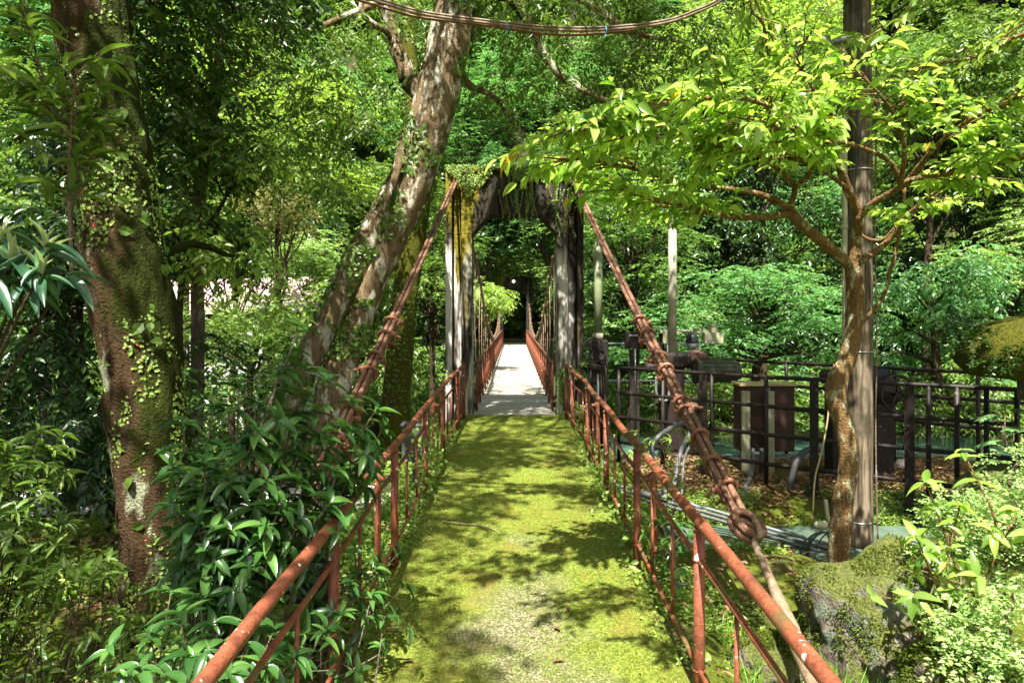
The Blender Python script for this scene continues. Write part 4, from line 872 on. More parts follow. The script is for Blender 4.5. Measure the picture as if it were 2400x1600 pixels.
tips = [P(*q) for q in [(700, 770, 3.7), (650, 880, 3.6), (560, 900, 3.5), (500, 960, 3.5), (430, 990, 3.4), (760, 900, 3.7), (820, 940, 3.8), (880, 960, 3.9), (600, 1010, 3.4), (680, 1000, 3.5), (760, 1030, 3.6), (850, 1040, 3.8),
     (420, 1110, 3.3), (480, 1090, 3.3), (540, 1130, 3.3), (620, 1130, 3.3), (700, 1130, 3.4), (790, 1110, 3.5), (400, 1180, 3.2), (460, 1220, 3.2), (540, 1240, 3.2), (620, 1230, 3.2), (700, 1220, 3.3), (770, 1180, 3.4),
     (600, 950, 3.6), (720, 860, 3.8), (800, 1000, 3.7), (500, 1300, 3.2), (580, 1330, 3.2), (640, 1090, 3.4), (900, 1000, 4.0), (560, 1060, 3.5), (740, 960, 3.7), (660, 1180, 3.3), (860, 1100, 3.9), (480, 1170, 3.4)]]
bigshrub('evergreen_shrub', 'tall glossy dark green shrub with long leaves behind the left railing', 'shrub', (-1.55, 3.55, -.35), tips, rg, .135, .37, 'l_gloss', 'bark_grey', 5, 8, .009)
tips = [P(*q) for q in [(880, 1330, 3.75), (930, 1300, 3.9), (870, 1400, 3.6), (950, 1370, 3.9), (830, 1290, 3.7), (820, 1370, 3.5), (900, 1450, 3.6), (800, 1440, 3.4)]]
bigshrub('evergreen_shrub', 'small glossy shrub reaching through the left railing onto the mossy path', 'shrub', (-1.05, 3.7, -.35), tips, rg, .10, .34, 'l_gloss', 'bark_grey', 2, 7, .006)
tips = [P(*q) for q in [(420, 1440, 2.9), (500, 1470, 2.85), (580, 1500, 2.8), (350, 1480, 2.9), (450, 1540, 2.7), (540, 1580, 2.6), (260, 1520, 2.8), (620, 1560, 2.75), (330, 1570, 2.7), (400, 1390, 3.0), (690, 1540, 2.8), (760, 1480, 3.0), (470, 1400, 3.1), (640, 1480, 2.9)]]
bigshrub('evergreen_shrub', 'low broad leaved bush at the foot of the thick dark trunk, bottom left', 'shrub', (-1.45, 2.95, -.45), tips, rg, .12, .36, 'l_gloss', 'bark_grey', 2, 7, .006)
# rhododendron at the left edge
t = thing('rhododendron', 'rhododendron with leathery leaves and pale upright new shoots at the left edge', 'shrub', (-2.3, 2.4, -.4))
mb = MB(); A = ([], [], [], []); S = ([], [], [], [])
for (x, y, d, fl) in [(30, 620, 2.4, 1), (105, 590, 2.4, 1), (95, 640, 2.35, 1), (5, 560, 2.5, 1), (60, 660, 2.4, 0), (150, 640, 2.5, 0), (-40, 640, 2.3, 1)]:
    tp = P(x, y, d); p = smoothpath([(-2.3, 2.4, -.4), (-2.1, 2.4, .9), tp + [-.1, 0, -.2], tp], .06); mb = MB(); tube(mb, p, .0055, 6); obj('stem', mb, M['bark_dark'], t); whorl(*A, tp, (0, -.25, 1), 8, .175, rg, -.05, .35)
    if fl:
        S = ([], [], [], []); whorl(*S, tp, (.1, -.1, 1), 6, .12, rg, 1.15, 0.); PP, DD, NN, LL = map(np.array, S); mbl = MB(); leaves(mbl, PP, DD, NN, LL, LL * .18, T_B, zl=True); obj('new_shoot', mbl, M['l_shoot'], t)
for nm, B_, mt in (('foliage', A, 'l_rhodo'),):
    PP, DD, NN, LL = map(np.array, B_); mbl = MB(); leaves(mbl, PP, DD, NN, LL, LL * (.27 if nm == 'foliage' else .16), T_B, zl=True); obj(nm, mbl, M[mt], t)
# slim sapling in front of the thick trunk
t = thing('sapling', 'slim sapling with narrow drooping leaves in front of the thick dark trunk', 'sapling', (-2.1, 3.0, -.4)); rg = np.random.default_rng(71)
mb = MB(); mbl = MB(); BR_ = []
for L_ in ([(460, 720, 3.0), (410, 640, 3.0), (330, 500, 3.0), (260, 400, 3.0), (180, 280, 3.0), (90, 60, 3.0), (70, -60, 3.)], [(410, 640, 3.0), (440, 420, 3.0), (470, 300, 2.95), (485, 170, 2.9)][:0] or [(225, 640, 2.9), (215, 430, 2.9), (230, 230, 2.85), (240, 160, 2.8)], [(330, 500, 3.0), (250, 330, 3.0), (160, 260, 2.9), (40, 200, 2.9)]):
    L2 = [(a * .5 if a > 300 else a * .75, b, c) for a, b, c in L_]; p = px_branch(mb, L2, .009, .004, 6, 0); BR_.append(p)
foliate(mb, mbl, BR_, rg, 60, .13, .026, (.06, .22), .35, .15, 1., .3, 7, wr=.003)
obj('stem', mb, M['bark_grey'], t); obj('foliage', mbl, M['l_mid'], t)
# fern like bush, lower left
def frond(A, mb, o, d, ln, n, rg, L):
    d = unit(np.array(d)); p = [np.array(o) + d * ln * f + np.array([0, 0, -.45 * ln * f * f]) for f in np.linspace(0, 1, 8)]; tube(mb, p, .003, 4, False)
    for q in range(n):
        f = .2 + .8 * q / (n - 1); k = min(6, int(f * 7)); c = p[k] + (p[k + 1] - p[k]) * (f * 7 - k); tg = unit(p[k + 1] - p[k]); s = unit(np.cross(tg, [0, 0, 1.]))
        for sg in (-1, 1): A[0].append(c); A[1].append(s * sg + tg * .5 + np.array([0, 0, -.2])); A[2].append(np.array([0, 0, 1.]) + rg.normal(size=3) * .15); A[3].append(L * (1 - .55 * abs(f - .45)))
def fernbush(label, c, n, ln, rg, L=.09, leaf='l_bright', name='fern', cat='fern', nl=12, spread=1.0):
    t = thing(name, label, cat, c); mb = MB(); A = ([], [], [], [])
    for q in range(n):
        a = rg.random() * 6.283; r_ = rg.random() ** .5 * spread * .5; o = np.array(c) + [math.cos(a) * r_, math.sin(a) * r_, 0]
        h = rg.uniform(.1, 1.) * ln; tube(mb, [o, o + [0, 0, h]], .004, 5); frond(A, mb, o + [0, 0, h], (math.cos(a + rg.normal() * .6), math.sin(a + rg.normal() * .6), rg.uniform(.2, .9)), ln * rg.uniform(.5, .9), nl, rg, L)
    PP, DD, NN, LL = map(np.array, A); mbl = MB(); leaves(mbl, PP, DD, NN, LL, LL * .24, T_M); obj('stem', mb, M['bark_grey'], t); obj('foliage', mbl, M[leaf], t)
rg = np.random.default_rng(81)
tips = [P(rg.uniform(-120, 170), rg.uniform(1010, 1300), rg.uniform(3.3, 4.0)) for q in range(30)]
bigshrub('evergreen_shrub', 'bright green bush with narrow leaves at the left edge below the rhododendron', 'shrub', (-3.0, 3.7, -.4), tips, rg, .105, .26, 'l_mid', 'bark_dark', 3, 9, .005, .35, .35, gap=.08)
tips = [P(rg.uniform(-60, 300), rg.uniform(1330, 1480), rg.uniform(3.0, 3.8)) for q in range(24)]
bigshrub('undergrowth_plant', 'loose low leafy plants among dry leaves in the bottom left corner', 'plant', (-2.2, 3.3, -.4), tips, rg, .085, .34, 'l_mid', 'bark_dark', 1, 6, .004, .5, .2)
tips = [P(*q) for q in [(1490, 1010, 6.3), (1540, 1000, 6.3), (1590, 1010, 6.3), (1630, 1000, 6.4), (1510, 1040, 6.2), (1560, 1030, 6.3), (1480, 1060, 6.2)]]
bigshrub('sapling', 'fresh green sapling standing between the right railing and the rusty cable', 'sapling', P(1570, 1230, 6.3), tips, rg, .07, .5, 'l_bright', 'bark_grey', 1, 6, .004, .2, .2)
tips = [P(*q) for q in [(1545, 1215, 5.0), (1570, 1260, 4.9), (1550, 1300, 4.9), (1590, 1230, 5.0)]]
bigshrub('undergrowth_plant', 'small plant with dark drooping leaves just outside the right railing', 'plant', P(1565, 1380, 5.0), tips, rg, .12, .4, 'l_gloss', 'bark_grey', 2, 5, .005, .2, .6)
# seedling camellia and small leaved bush, right
tips = [P(*q) for q in [(2260, 1060, 3.6), (2170, 1130, 3.5), (2150, 1260, 3.3), (2140, 1400, 3.2), (2250, 1180, 3.5), (2220, 1290, 3.5), (2290, 1350, 3.4)]]
bigshrub('camellia', 'young camellia with large pale glossy leaves right of the mossy boulder', 'shrub', P(2225, 1540, 3.6), tips, rg, .115, .38, 'l_young', 'bark_cam', 2, 6, .009, .1, .35)
C = blob(P(2360, 1250, 3.9), (.42, .35, .42), 22, rg); C2 = blob(P(2370, 1480, 3.3), (.3, .3, .28), 12, rg)
t, _ = tree('small_leaved_shrub', 'fine leaved pale green bush at the right edge below the stone lantern', 'shrub', [P(2360, 1560, 3.9), P(2350, 1400, 3.9), P(2360, 1250, 3.9)], [.02, .015, .008], C, .17, 'round', 'l_cream', 'bark_grey', 83, .42, .36, lr=.3)
t, _ = tree('small_leaved_shrub', 'fine leaved pale green bush in the bottom right corner', 'shrub', [P(2390, 1700, 3.3), P(2380, 1600, 3.3), P(2370, 1480, 3.3)], [.02, .015, .008], C2, .15, 'round', 'l_cream', 'bark_grey', 84, .42, .5, lr=.3)

# --- boulders
def boulder(label, c, s, seed, name='boulder'):
    bm = bmesh.new(); bmesh.ops.create_icosphere(bm, subdivisions=6, radius=1)
    for v in bm.verts:
        q = v.co.copy(); n_ = mnoise.noise(q * 1.2 + Vector((seed, 0, 0))) * .30 + mnoise.noise(q * 3.1 + Vector((0, seed, 0))) * .10 + mnoise.noise(q * 9) * .03
        q = q * (1 + n_); v.co = Vector((q.x * s[0], q.y * s[1], (q.z if q.z > -.3 else -.3 + (q.z + .3) * .3) * s[2]))
    me = bpy.data.meshes.new(name); bm.to_mesh(me); bm.free(); me.materials.append(M['rock'])
    for p_ in me.polygons: p_.use_smooth = True
    o = bpy.data.objects.new(name, me); col.objects.link(o); o.location = tuple(c); tag(o, label, 'boulder')
    r2 = np.random.default_rng(seed); nv = len(me.vertices); co = np.empty(nv * 3, np.float32); no = np.empty(nv * 3, np.float32); me.vertices.foreach_get('co', co); me.vertices.foreach_get('normal', no)
    co = co.reshape(-1, 3); no = no.reshape(-1, 3); k = r2.integers(0, nv, 26000); m_ = np.array([no[i][2] * .5 + mnoise.noise(Vector(co[i] * 3.5)) + .4 * mnoise.noise(Vector(co[i] * 11)) for i in k]) > .22; k = k[m_]; m_ = len(k)
    Q = co[k] + r2.normal(size=(m_, 3)) * .006; mb = MB(); leaves(mb, Q, no[k] * .8 + r2.normal(size=(m_, 3)) * .5, r2.normal(size=(m_, 3)), .018 * (.5 + r2.random(m_)), .011, T_S)
    ms = obj('moss', mb, M['l_mossdark'], None, smooth=False); ms.parent = o; return o
boulder('big boulder with lichen and moss at the foot of the ochre camellia trunk', P(2085, 1500, 4.35), (.50, .45, .60), 3)
boulder('low moss topped rock in the bottom right corner', P(2270, 1640, 3.4), (.34, .3, .22), 9)
boulder('low mossy rock just outside the right railing', P(1800, 1560, 4.1), (.22, .22, .16), 15)

# --- stone lantern
t = thing('stone_lantern', 'mossy stone lantern with a wide cap at the right edge', 'stone lantern', (5.0, 6.3, -.5)); c0 = (5.0, 6.3)
mb = MB(); lathe(mb, [(0, -.6), (.80, -.6), (.86, -.3), (.80, -.05), (.62, .12), (.3, .18), (0, .18)], (*c0, 0.15), 28); o = obj('base', mb, M['rock'], t)
mb = MB(); lathe(mb, [(.0, 0), (.24, 0), (.26, .12), (.20, .30), (.16, .5), (.18, .62), (0, .62)], (*c0, .33), 24); obj('shaft', mb, M['rock'], t)
mb = MB(); lathe(mb, [(0, 0), (.42, .0), (.70, .03), (.80, .14), (.78, .34), (.6, .5), (.2, .62), (0, .66)], (*c0, 1.15), 28); obj('cap', mb, M['bark_moss'], t)
mb = MB(); box(mb, (*c0, 1.06), (.42, .42, .24)); obj('light_box', mb, M['rock'], t, smooth=False)
rg = np.random.default_rng(88); mb = MB(); clumps(mb, [(5.0 + .72 * math.cos(a), 6.3 + .72 * math.sin(a), 1.5 + .15 * math.sin(3 * a)) for a in np.linspace(2.2, 5.8, 12)], .2, 'round', rg, .5, .5)
tag(obj('creeper', mb, M['l_dark'], None, smooth=False, loc=(4.2, 6.0, 1.4)), 'dark small leaved creeper hanging over the cap of the stone lantern', 'creeper')
fernbush('blue green fern hanging beside the stone lantern', (4.35, 6.0, .55), 9, .34, rg, .07, 'l_blue', 'fern', 'fern', 16, .35)

# ================================================================== TIMBER POLE
t = thing('timber_pole', 'weathered timber utility pole with conduits strapped to it', 'utility pole', (3.47, 6.9, -.6))
mb = MB(); p, r = smoothpath([(3.47, 6.9, -.6), (3.47, 6.9, 3), (3.45, 6.9, 8.5)], .12, [.14, .135, .115]); tube(mb, p, r, 28, True, .02, 5); obj('shaft', mb, M['pole'], t)
mb = MB(); tube(mb, smoothpath([(3.30, 6.82, 1.1), (3.30, 6.82, 2.5), (3.30, 6.82, 4.0), (3.32, 6.8, 4.25), (3.22, 6.78, 4.42), (3.08, 6.78, 4.42)], .1), .026, 10); 
for z in (1.2, 1.35, 2.6): rod(mb, (3.30, 6.82, z), (3.30, 6.82, z + .05), .031, 10)
obj('conduit', mb, M['galv'], t)
mb = MB(); tube(mb, smoothpath([(3.64, 6.84, -.5), (3.612, 6.83, .6), (3.625, 6.83, 1.5), (3.605, 6.83, 2.6), (3.62, 6.83, 4), (3.6, 6.83, 7)], .1), .008, 7); obj('flexible_conduit', mb, M['bark_grey'], t)
for z in (-.32, 1.38, 3.2):
    mb = MB(); torus(mb, (3.47, 6.9, z), .142, .006, (0, 0, 1), 32, 5); obj('strap', mb, M['steel'], t)
mb = MB(); tube(mb, smoothpath([(3.25, 6.7, .2), (3.28, 6.74, 1.5), (3.33, 6.72, 2.6), (3.38, 6.74, 3.6), (3.4, 6.74, 6)], .1), .006, 5); tube(mb, smoothpath([(3.33, 6.76, 0), (3.27, 6.74, 2.0), (3.45, 6.74, 3.9), (3.4, 6.74, 5)], .1), .005, 5); obj('cable', mb, M['wire'], t)
t2 = thing('pole_lamp', 'olive lamp head clamped to the timber pole near the top', 'lamp', (3.2, 6.7, 4.4))
mb = MB(); lathe(mb, [(0, -.30), (.05, -.29), (.065, -.15), (.06, .02), (.04, .06), (0, .07)], (3.06, 6.7, 4.42), 14, 'X'); obj('lamp_head', mb, M['tubeolive'], t2)
mb = MB(); tube(mb, smoothpath([(3.12, 6.7, 4.42), (3.3, 6.7, 4.46), (3.46, 6.75, 4.42)], .04), .03, 8); obj('bracket', mb, M['conduit'], t2)

# ================================================================== OVERHEAD CABLE
t = thing('overhead_cable', 'sagging pale cable bundle with blue ties across the top of the view', 'cable')
kp = [(600, -70, 5.0), (830, -12, 5.0), (900, 8, 5.0), (1000, 35, 5.0), (1190, 60, 5.0), (1300, 70, 5.0), (1420, 70, 5.0), (1550, 56, 5.0), (1625, 32, 5.0), (1700, -5, 5.05), (1850, -110, 5.1)]
p = smoothpath([P(*q) for q in kp], .04); mb = MB(); tube(mb, p, .013, 8, True, .12, 10); tube(mb, p + [0, -.01, .016], .008, 6); obj('sheath', mb, M['anchor'], t)
i = (p[:, 0] < P(1500, 0, 5)[0]); q = p[i].copy(); q[:, 2] -= .022 + .008 * np.sin(q[:, 0] * 5); mb = MB(); tube(mb, q, .006, 6); q[:, 2] -= .006; tube(mb, q + [0, .012, 0], .005, 6); obj('wire', mb, M['rope'], t)
for x in (1190, 1420):
    c = P(x, 64 if x < 1300 else 72, 4.99); mb = MB(); torus(mb, c, .024, .006, (1, 0, .1), 16, 6); rod(mb, c - [0, 0, .02], c - [.01, .01, .06], .004, 5); obj('tie', mb, M['blue'], t)

# ================================================================== DARK PIPE FENCES
def fence(label, L, zs, r, npost, zb, extra=None, name='pipe_fence', mat='brown'):
    L = [np.array(q, float) for q in L]; t = thing(name, label, 'fence', (L[0][0], L[0][1], zb))
    for h in zs: mb = MB(); tube(mb, [np.array([a[0], a[1], h]) for a in L], r, 10); obj('rail', mb, M[mat], t)
    s = 0
    for a, b in zip(L[:-1], L[1:]):
        for f in np.arange(0, 1, 1 / npost) if npost > 1 else [0]:
            c = a * (1 - f) + b * f; mb = MB(); rod(mb, (c[0], c[1], zb), (c[0], c[1], zs[0]), r * 1.0, 10); obj('post', mb, M[mat], t)
    c = L[-1]; mb = MB(); rod(mb, (c[0], c[1], zb), (c[0], c[1], zs[0]), r, 10); obj('post', mb, M[mat], t)
    return t
zz = (.96, .59, .23, -.14)
f1 = fence('dark brown pipe fence in front of the sluice gear, running behind the timber pole', [(1.55, 10.15), (3.19, 8.65), (4.64, 7.65), (5.3, 7.2)], zz, .027, 3, -.5)
mb = MB()
for x, y in ((2.52, 9.15), (3.62, 8.28), (4.45, 7.72)):
    box(mb, (x, y - .03, .2), (.10, .02, 1.5), rz=-.7)
    for z in zz:
        for dx in (-.03, .03): lathe(mb, [(0, -.035), (.012, -.03), (.016, -.02)], (x + dx, y - .03, z - .09), 8, 'Y')
obj('bracket_plate', mb, M['brown'], f1, smooth=False)
fence('dark pipe fence at the back of the sluice yard', [(3.3, 12.2), (5.5, 9.9), (7.0, 8.5), (9, 7.6)], (.97, .60, .23), .027, 2, -.5)
t = fence('short dark fence with close bars beside the right foot of the portal', [(1.42, 10.6), (1.47, 13.4)], (.95, .05), .025, 9, -.5, name='bar_fence')
mb = MB(); box(mb, (1.33, 10.9, .55), (.02, .12, .5)); obj('sign_plate', mb, M['sign'], t, smooth=False)
t = fence('low dark gate post frame right of the portal', [(1.22, 11.2), (1.40, 10.5)], (.93, .9), .03, 1, -.45, name='gate_frame')
fence('worn bright steel handrail behind the dark control box', [P(1414, 802, 13.4)[:2], P(1640, 802, 13.4)[:2]], (1.18, .45), .022, 3, -.7, name='steel_handrail', mat='steel')

# ================================================================== SLUICE GEAR
def gearset():
    d = 10.6; k = 1600 / d
    c = P(1576, 834, d)
    t = thing('sluice_hoist', 'sluice gate hoist with a tall pointed grey tube rising from its brown gearbox', 'sluice gear', (c[0], d, -.5))
    mb = MB(); rod(mb, (c[0], d, c[2] - .02), (c[0], d, 3.12), .064, 20); obj('stem_cover', mb, M['tubegrey'], t)
    mb = MB(); lathe(mb, [(0, .17), (.02, .13), (.05, .06), (.072, .02), (.072, -.02), (.064, -.03)], (c[0], d, 3.12), 20); obj('pointed_cap', mb, M['tubegrey'], t)
    mb = MB(); lathe(mb, [(0, -.24), (.17, -.24), (.20, -.20), (.20, -.05), (.16, 0), (0, .0)], (c[0] + .10, d, c[2] + .06), 26); box(mb, (c[0] + .02, d, c[2] - .05), (.42, .3, .2)); obj('gearbox', mb, M['brown'], t, bevel=.01)
    mb = MB(); lathe(mb, [(0, -.02), (.10, 0), (.11, .1), (.09, .2), (.06, .25), (0, .27)], (c[0] + .27, d, c[2] - .01), 16, 'X'); obj('drive_head', mb, M['rope'], t)
    m0 = P(1625, 865, d); mb = MB(); lathe(mb, [(0, 0), (.19, 0), (.20, .03), (.17, .08), (.17, .62), (.13, .70), (0, .72)], (m0[0], d - .05, m0[2] - .02), 26, 'X')
    for a in np.linspace(0, 6.28, 14, endpoint=False): box(mb, (m0[0] + .35, d - .05 + .172 * math.cos(a), m0[2] - .02 + .172 * math.sin(a)), (.5, .012, .012))
    obj('motor', mb, M['olivepaint'], t)
    mb = MB(); torus(mb, (m0[0] + .01, d - .06, m0[2] - .02), .19, .02, (1, 0, 0), 26, 8); obj('motor_flange', mb, M['brown'], t)
    mb = MB(); box(mb, (c[0] + .03, d, (c[2] - .15 - .5) / 2), (.26, .26, c[2] - .15 + .5)); box(mb, (c[0] + .03, d, -.42), (.42, .42, .12)); obj('pedestal', mb, M['brown'], t, smooth=False, bevel=.01)
    w0 = P(1538, 900, d - .2); mb = MB(); tube(mb, smoothpath([w0 + [.0, 0, .12], w0 + [0, 0, -.12], w0 + [.06, 0, -.24], w0 + [.16, 0, -.24], w0 + [.2, 0, -.1], w0 + [.17, 0, .1]], .03), .022, 8); obj('hose', mb, M['conduit'], t)
    h0 = P(1528, 858, d); mb = MB(); lathe(mb, [(0, -.12), (.07, -.1), (.09, 0), (.07, .1), (0, .12)], h0, 14, 'X'); obj('side_knob', mb, M['brown'], t)
gearset()
def hoist2():
    d = 11.6; c = P(1402, 783, d)
    t = thing('sluice_hoist', 'sluice hoist with a plain olive tube and spoked handwheel beside the portal', 'sluice gear', (c[0], d, -.5))
    mb = MB(); rod(mb, (c[0], d, c[2]), (c[0], d, P(0, 566, d)[2]), .072, 20); obj('stem_cover', mb, M['tubeolive'], t)
    mb = MB(); rod(mb, (c[0], d, c[2] - .1), (c[0], d, c[2] + .02), .088, 16); obj('collar', mb, M['tubegrey'], t)
    mb = MB(); box(mb, (c[0], d, c[2] - .35), (.3, .3, .5)); box(mb, (c[0], d, (c[2] - .6 - .5) / 2), (.2, .2, c[2] - .6 + .5)); obj('pedestal', mb, M['brown'], t, smooth=False, bevel=.01)
    w0 = P(1392, 820, d - .3); mb = MB(); torus(mb, w0, .20, .014, (.25, -1, .1), 32, 8)
    for a in np.linspace(0, 6.28, 6, endpoint=False): rod(mb, w0, w0 + np.array([math.cos(a) * .2, .05 * math.cos(a), math.sin(a) * .2]), .009, 6)
    rod(mb, w0, w0 + [.05, .3, 0], .02, 8); obj('handwheel', mb, M['brown'], t)
hoist2()
def hoist3():
    d = 9.3; c = P(2020, 900, d)
    t = thing('sluice_hoist', 'brown sluice gear with a large spoked handwheel partly behind the timber pole', 'sluice gear', (c[0], d, -.5))
    mb = MB(); lathe(mb, [(0, -.55), (.09, -.54), (.11, -.4), (.10, -.2), (.14, -.1), (.14, .15), (.11, .2), (.11, .32), (0, .33)], (c[0], d, P(0, 882, d)[2]), 20, 'X'); obj('motor', mb, M['brown'], t)
    mb = MB(); lathe(mb, [(0, -.16), (.18, -.14), (.22, 0), (.18, .12), (0, .14)], P(2070, 918, d), 20, 'Y'); obj('gearbox', mb, M['brown'], t)
    w0 = P(2103, 922, d - .25); mb = MB(); torus(mb, w0, .24, .017, (.2, -1, .05), 36, 8)
    for a in np.linspace(.4, 6.68, 5, endpoint=False): rod(mb, w0, w0 + np.array([math.cos(a) * .24, .05 * math.cos(a), math.sin(a) * .24]), .013, 6)
    rod(mb, w0, w0 + [-.04, .3, 0], .03, 8); obj('handwheel', mb, M['brown'], t)
    mb = MB(); box(mb, (P(1960, 0, d)[0], d, .1), (.22, .25, 1.3)); box(mb, (P(2062, 0, d)[0], d, .0), (.24, .3, 1.1)); obj('pedestal', mb, M['brown'], t, smooth=False, bevel=.01)
hoist3()
# control box on a post
d = 12.2; c = P(1484, 797, d); t = thing('control_box', 'dark brown control box on a square post behind the pipe fence', 'control box', (c[0], d, -.5))
mb = MB(); box(mb, c, (.29, .2, .30)); obj('housing', mb, M['brown'], t, smooth=False, bevel=.008)
mb = MB(); box(mb, c + [-.01, -.11, .09], (.15, .01, .03)); obj('name_plate', mb, M['galv'], t, smooth=False)
mb = MB(); box(mb, (c[0] - .03, d, (c[2] - .16 - .5) / 2), (.07, .1, c[2] - .16 + .5)); box(mb, (c[0] + .08, d, (c[2] - .16 - .5) / 2), (.05, .1, c[2] - .16 + .5)); obj('post', mb, M['brown'], t, smooth=False)
# camera arm
d = 11.0; t = thing('security_camera', 'dome camera hanging from a cream arm with a lamp housing at its end', 'security camera', P(1545, 1000, d))
mb = MB(); box(mb, P(1605, 777, d), (.80, .07, .05)); box(mb, P(1562, 793, d), (.12, .07, .16)); obj('arm', mb, M['white'], t, smooth=False, bevel=.006)
mb = MB(); box(mb, P(1550, 900, d + .1), (.07, .07, 1.7)); obj('post', mb, M['brown'], t, smooth=False)
mb = MB(); box(mb, P(1670, 792, d), (.29, .2, .175)); lathe(mb, [(.075, 0), (.075, .1), (.085, .1), (.085, .13), (0, .13)], P(1671, 779, d), 16); obj('lamp_housing', mb, M['white'], t, smooth=False, bevel=.006)
cc = P(1622, 800, d - .06); mb = MB(); lathe(mb, [(0, .13), (.06, .125), (.09, .08), (.105, .0), (.105, -.02), (0, -.02)], cc, 22); o = obj('dome_cover', mb, M['black'], t)
mb = MB(); lathe(mb, [(.098, -.02), (.095, -.06), (.07, -.11), (.035, -.135), (0, -.14)], cc, 22); obj('dome', mb, M['glass'], t)
mb = MB(); rod(mb, cc + [0, 0, .12], cc + [0, 0, .2], .02, 8); tube(mb, smoothpath([P(1535, 800, d), P(1535, 775, d), P(1550, 768, d), P(1610, 776, d - .05), P(1640, 768, d - .05), P(1660, 762, d - .05)], .03), .01, 6); obj('cable', mb, M['conduit'], t)
# cabinet
d = 9.3; x0, x1 = P(1735, 0, d)[0], P(1863, 0, d)[0]; zt, zb = P(0, 903, d)[2], P(0, 1058, d)[2]
t = thing('meter_cabinet', 'brown cabinet with an ochre lid standing behind the dark pipe fence', 'cabinet', ((x0 + x1) / 2, d, -.5))
mb = MB(); box(mb, ((x0 + x1) / 2, d + .15, (zt + zb) / 2), (x1 - x0, .3, zt - zb)); obj('housing', mb, M['cabwood'], t, smooth=False, bevel=.008)
mb = MB(); box(mb, ((x0 + x1) / 2, d + .14, zt + .012), (x1 - x0 + .05, .36, .03)); obj('lid', mb, M['cabtop'], t, smooth=False)
mb = MB(); xm = (x0 + x1) / 2
for zq in (zt - .15, zb + .15): box(mb, (x0 + .03, d - .012, zq), (.03, .03, .08))
box(mb, (xm + .02, d - .008, (zt + zb) / 2), (.012, .02, zt - zb - .06)); box(mb, (xm + .06, d - .02, (zt + zb) / 2), (.03, .04, .12)); obj('door_fitting', mb, M['galv'], t, smooth=False)
for a, b in ((1748, 1137), (1805, 1150)):
    q = P(a, b, d - .08); mb = MB(); box(mb, (q[0] - .03, q[1], (q[2] + zt - .12) / 2), (.055, .05, zt - .12 - q[2] + .1)); box(mb, (q[0] + .03, q[1] + .01, (q[2] + zt - .12) / 2), (.05, .04, zt - .12 - q[2] + .1)); obj('support_post', mb, M['galv'], t, smooth=False)
mb = MB(); tube(mb, smoothpath([P(1765, 1050, d), P(1765, 1085, d - .1), P(1760, 1110, 8.8), P(1745, 1150, 8.2), P(1740, 1200, 7.9)], .05), .03, 9); obj('conduit', mb, M['conduit'], t)
mb = MB(); rod(mb, P(1785, 1050, d), P(1785, 1110, d), .028, 9); obj('conduit', mb, M['conduit_dark'], t)
# conduits on the ground and hoses
t = thing('conduit_run', 'three grey conduits running along the ground below the mossy kerb', 'conduits', P(1600, 1180, 7.6))
for q in range(3):
    mb = MB(); o_ = np.array([0, -.07 * q, -.03 * q]); tube(mb, smoothpath([P(1440, 1135, 8.0) + o_, P(1560, 1165, 7.6) + o_, P(1690, 1200, 7.3) + o_, P(1830, 1245, 6.95) + o_, P(1990, 1285, 6.7) + o_], .1), .017, 9); obj('conduit', mb, M[('conduit', 'conduit_dark', 'conduit_dark')[q]], t)
t = thing('hose', 'grey looping hoses rising behind the right railing', 'hose', P(1590, 1150, 7.4))
for q, L_ in enumerate([[(1620, 1010, 8.0), (1595, 1060, 7.8), (1585, 1110, 7.6), (1575, 1140, 7.5), (1530, 1160, 7.4), (1480, 1150, 7.4)], [(1625, 1030, 7.9), (1605, 1070, 7.7), (1600, 1120, 7.5), (1600, 1165, 7.3), (1640, 1190, 7.2)], [(1600, 990, 8.2), (1560, 1010, 8), (1530, 1040, 7.9), (1530, 1080, 7.8)]]):
    mb = MB(); tube(mb, smoothpath([P(*a) for a in L_], .05), (.028, .014, .03)[q], 9); obj('hose_length', mb, M[('conduit', 'conduit', 'conduit_dark')[q]], t)
t = thing('hose', 'dark corrugated hose arching out of the sluice pedestal left of the timber pole', 'hose', P(1870, 1140, 8.4))
mb = MB(); tube(mb, smoothpath([P(1925, 1052, 8.6), P(1890, 1055, 8.5), P(1868, 1080, 8.4), P(1858, 1110, 8.4), P(1850, 1150, 8.4)], .04), .04, 10); obj('hose_length', mb, M['conduit_dark'], t)
t = thing('cable_coil', 'coil of dark green cable hanging beside the ochre camellia trunk', 'cable', P(1920, 1300, 6.0)); mb = MB(); rg = np.random.default_rng(91)
for q in range(7):
    a, b = rg.uniform(25, 42), rg.uniform(70, 105); tl = np.linspace(0, 6.28, 30); cx_ = 1925 + rg.normal() * 8; cy_ = 1245 + b
    tube(mb, np.array([P(cx_ + a * math.sin(s_) + 10 * math.cos(s_), cy_ - b * .5 - b * .5 * math.cos(s_), 6.0 + .03 * q + .05 * math.sin(s_)) for s_ in tl]), .006, 5)
tube(mb, smoothpath([P(1905, 1260, 6.), P(1890, 1300, 6.), P(1878, 1360, 5.9), P(1885, 1420, 5.8)], .05), .006, 5); obj('loop', mb, M['wire'], t)
mb = MB(); tube(mb, smoothpath([P(1946, 900, 6.2), P(1940, 980, 6.2), P(1925, 1060, 6.2), P(1910, 1120, 6.2), P(1905, 1200, 6.1)], .05), .008, 6)
tag(obj('loose_cable', mb, M['cabtop'], None, loc=P(1920, 1300, 6.2)), 'thin cable hanging down left of the ochre camellia trunk', 'cable')
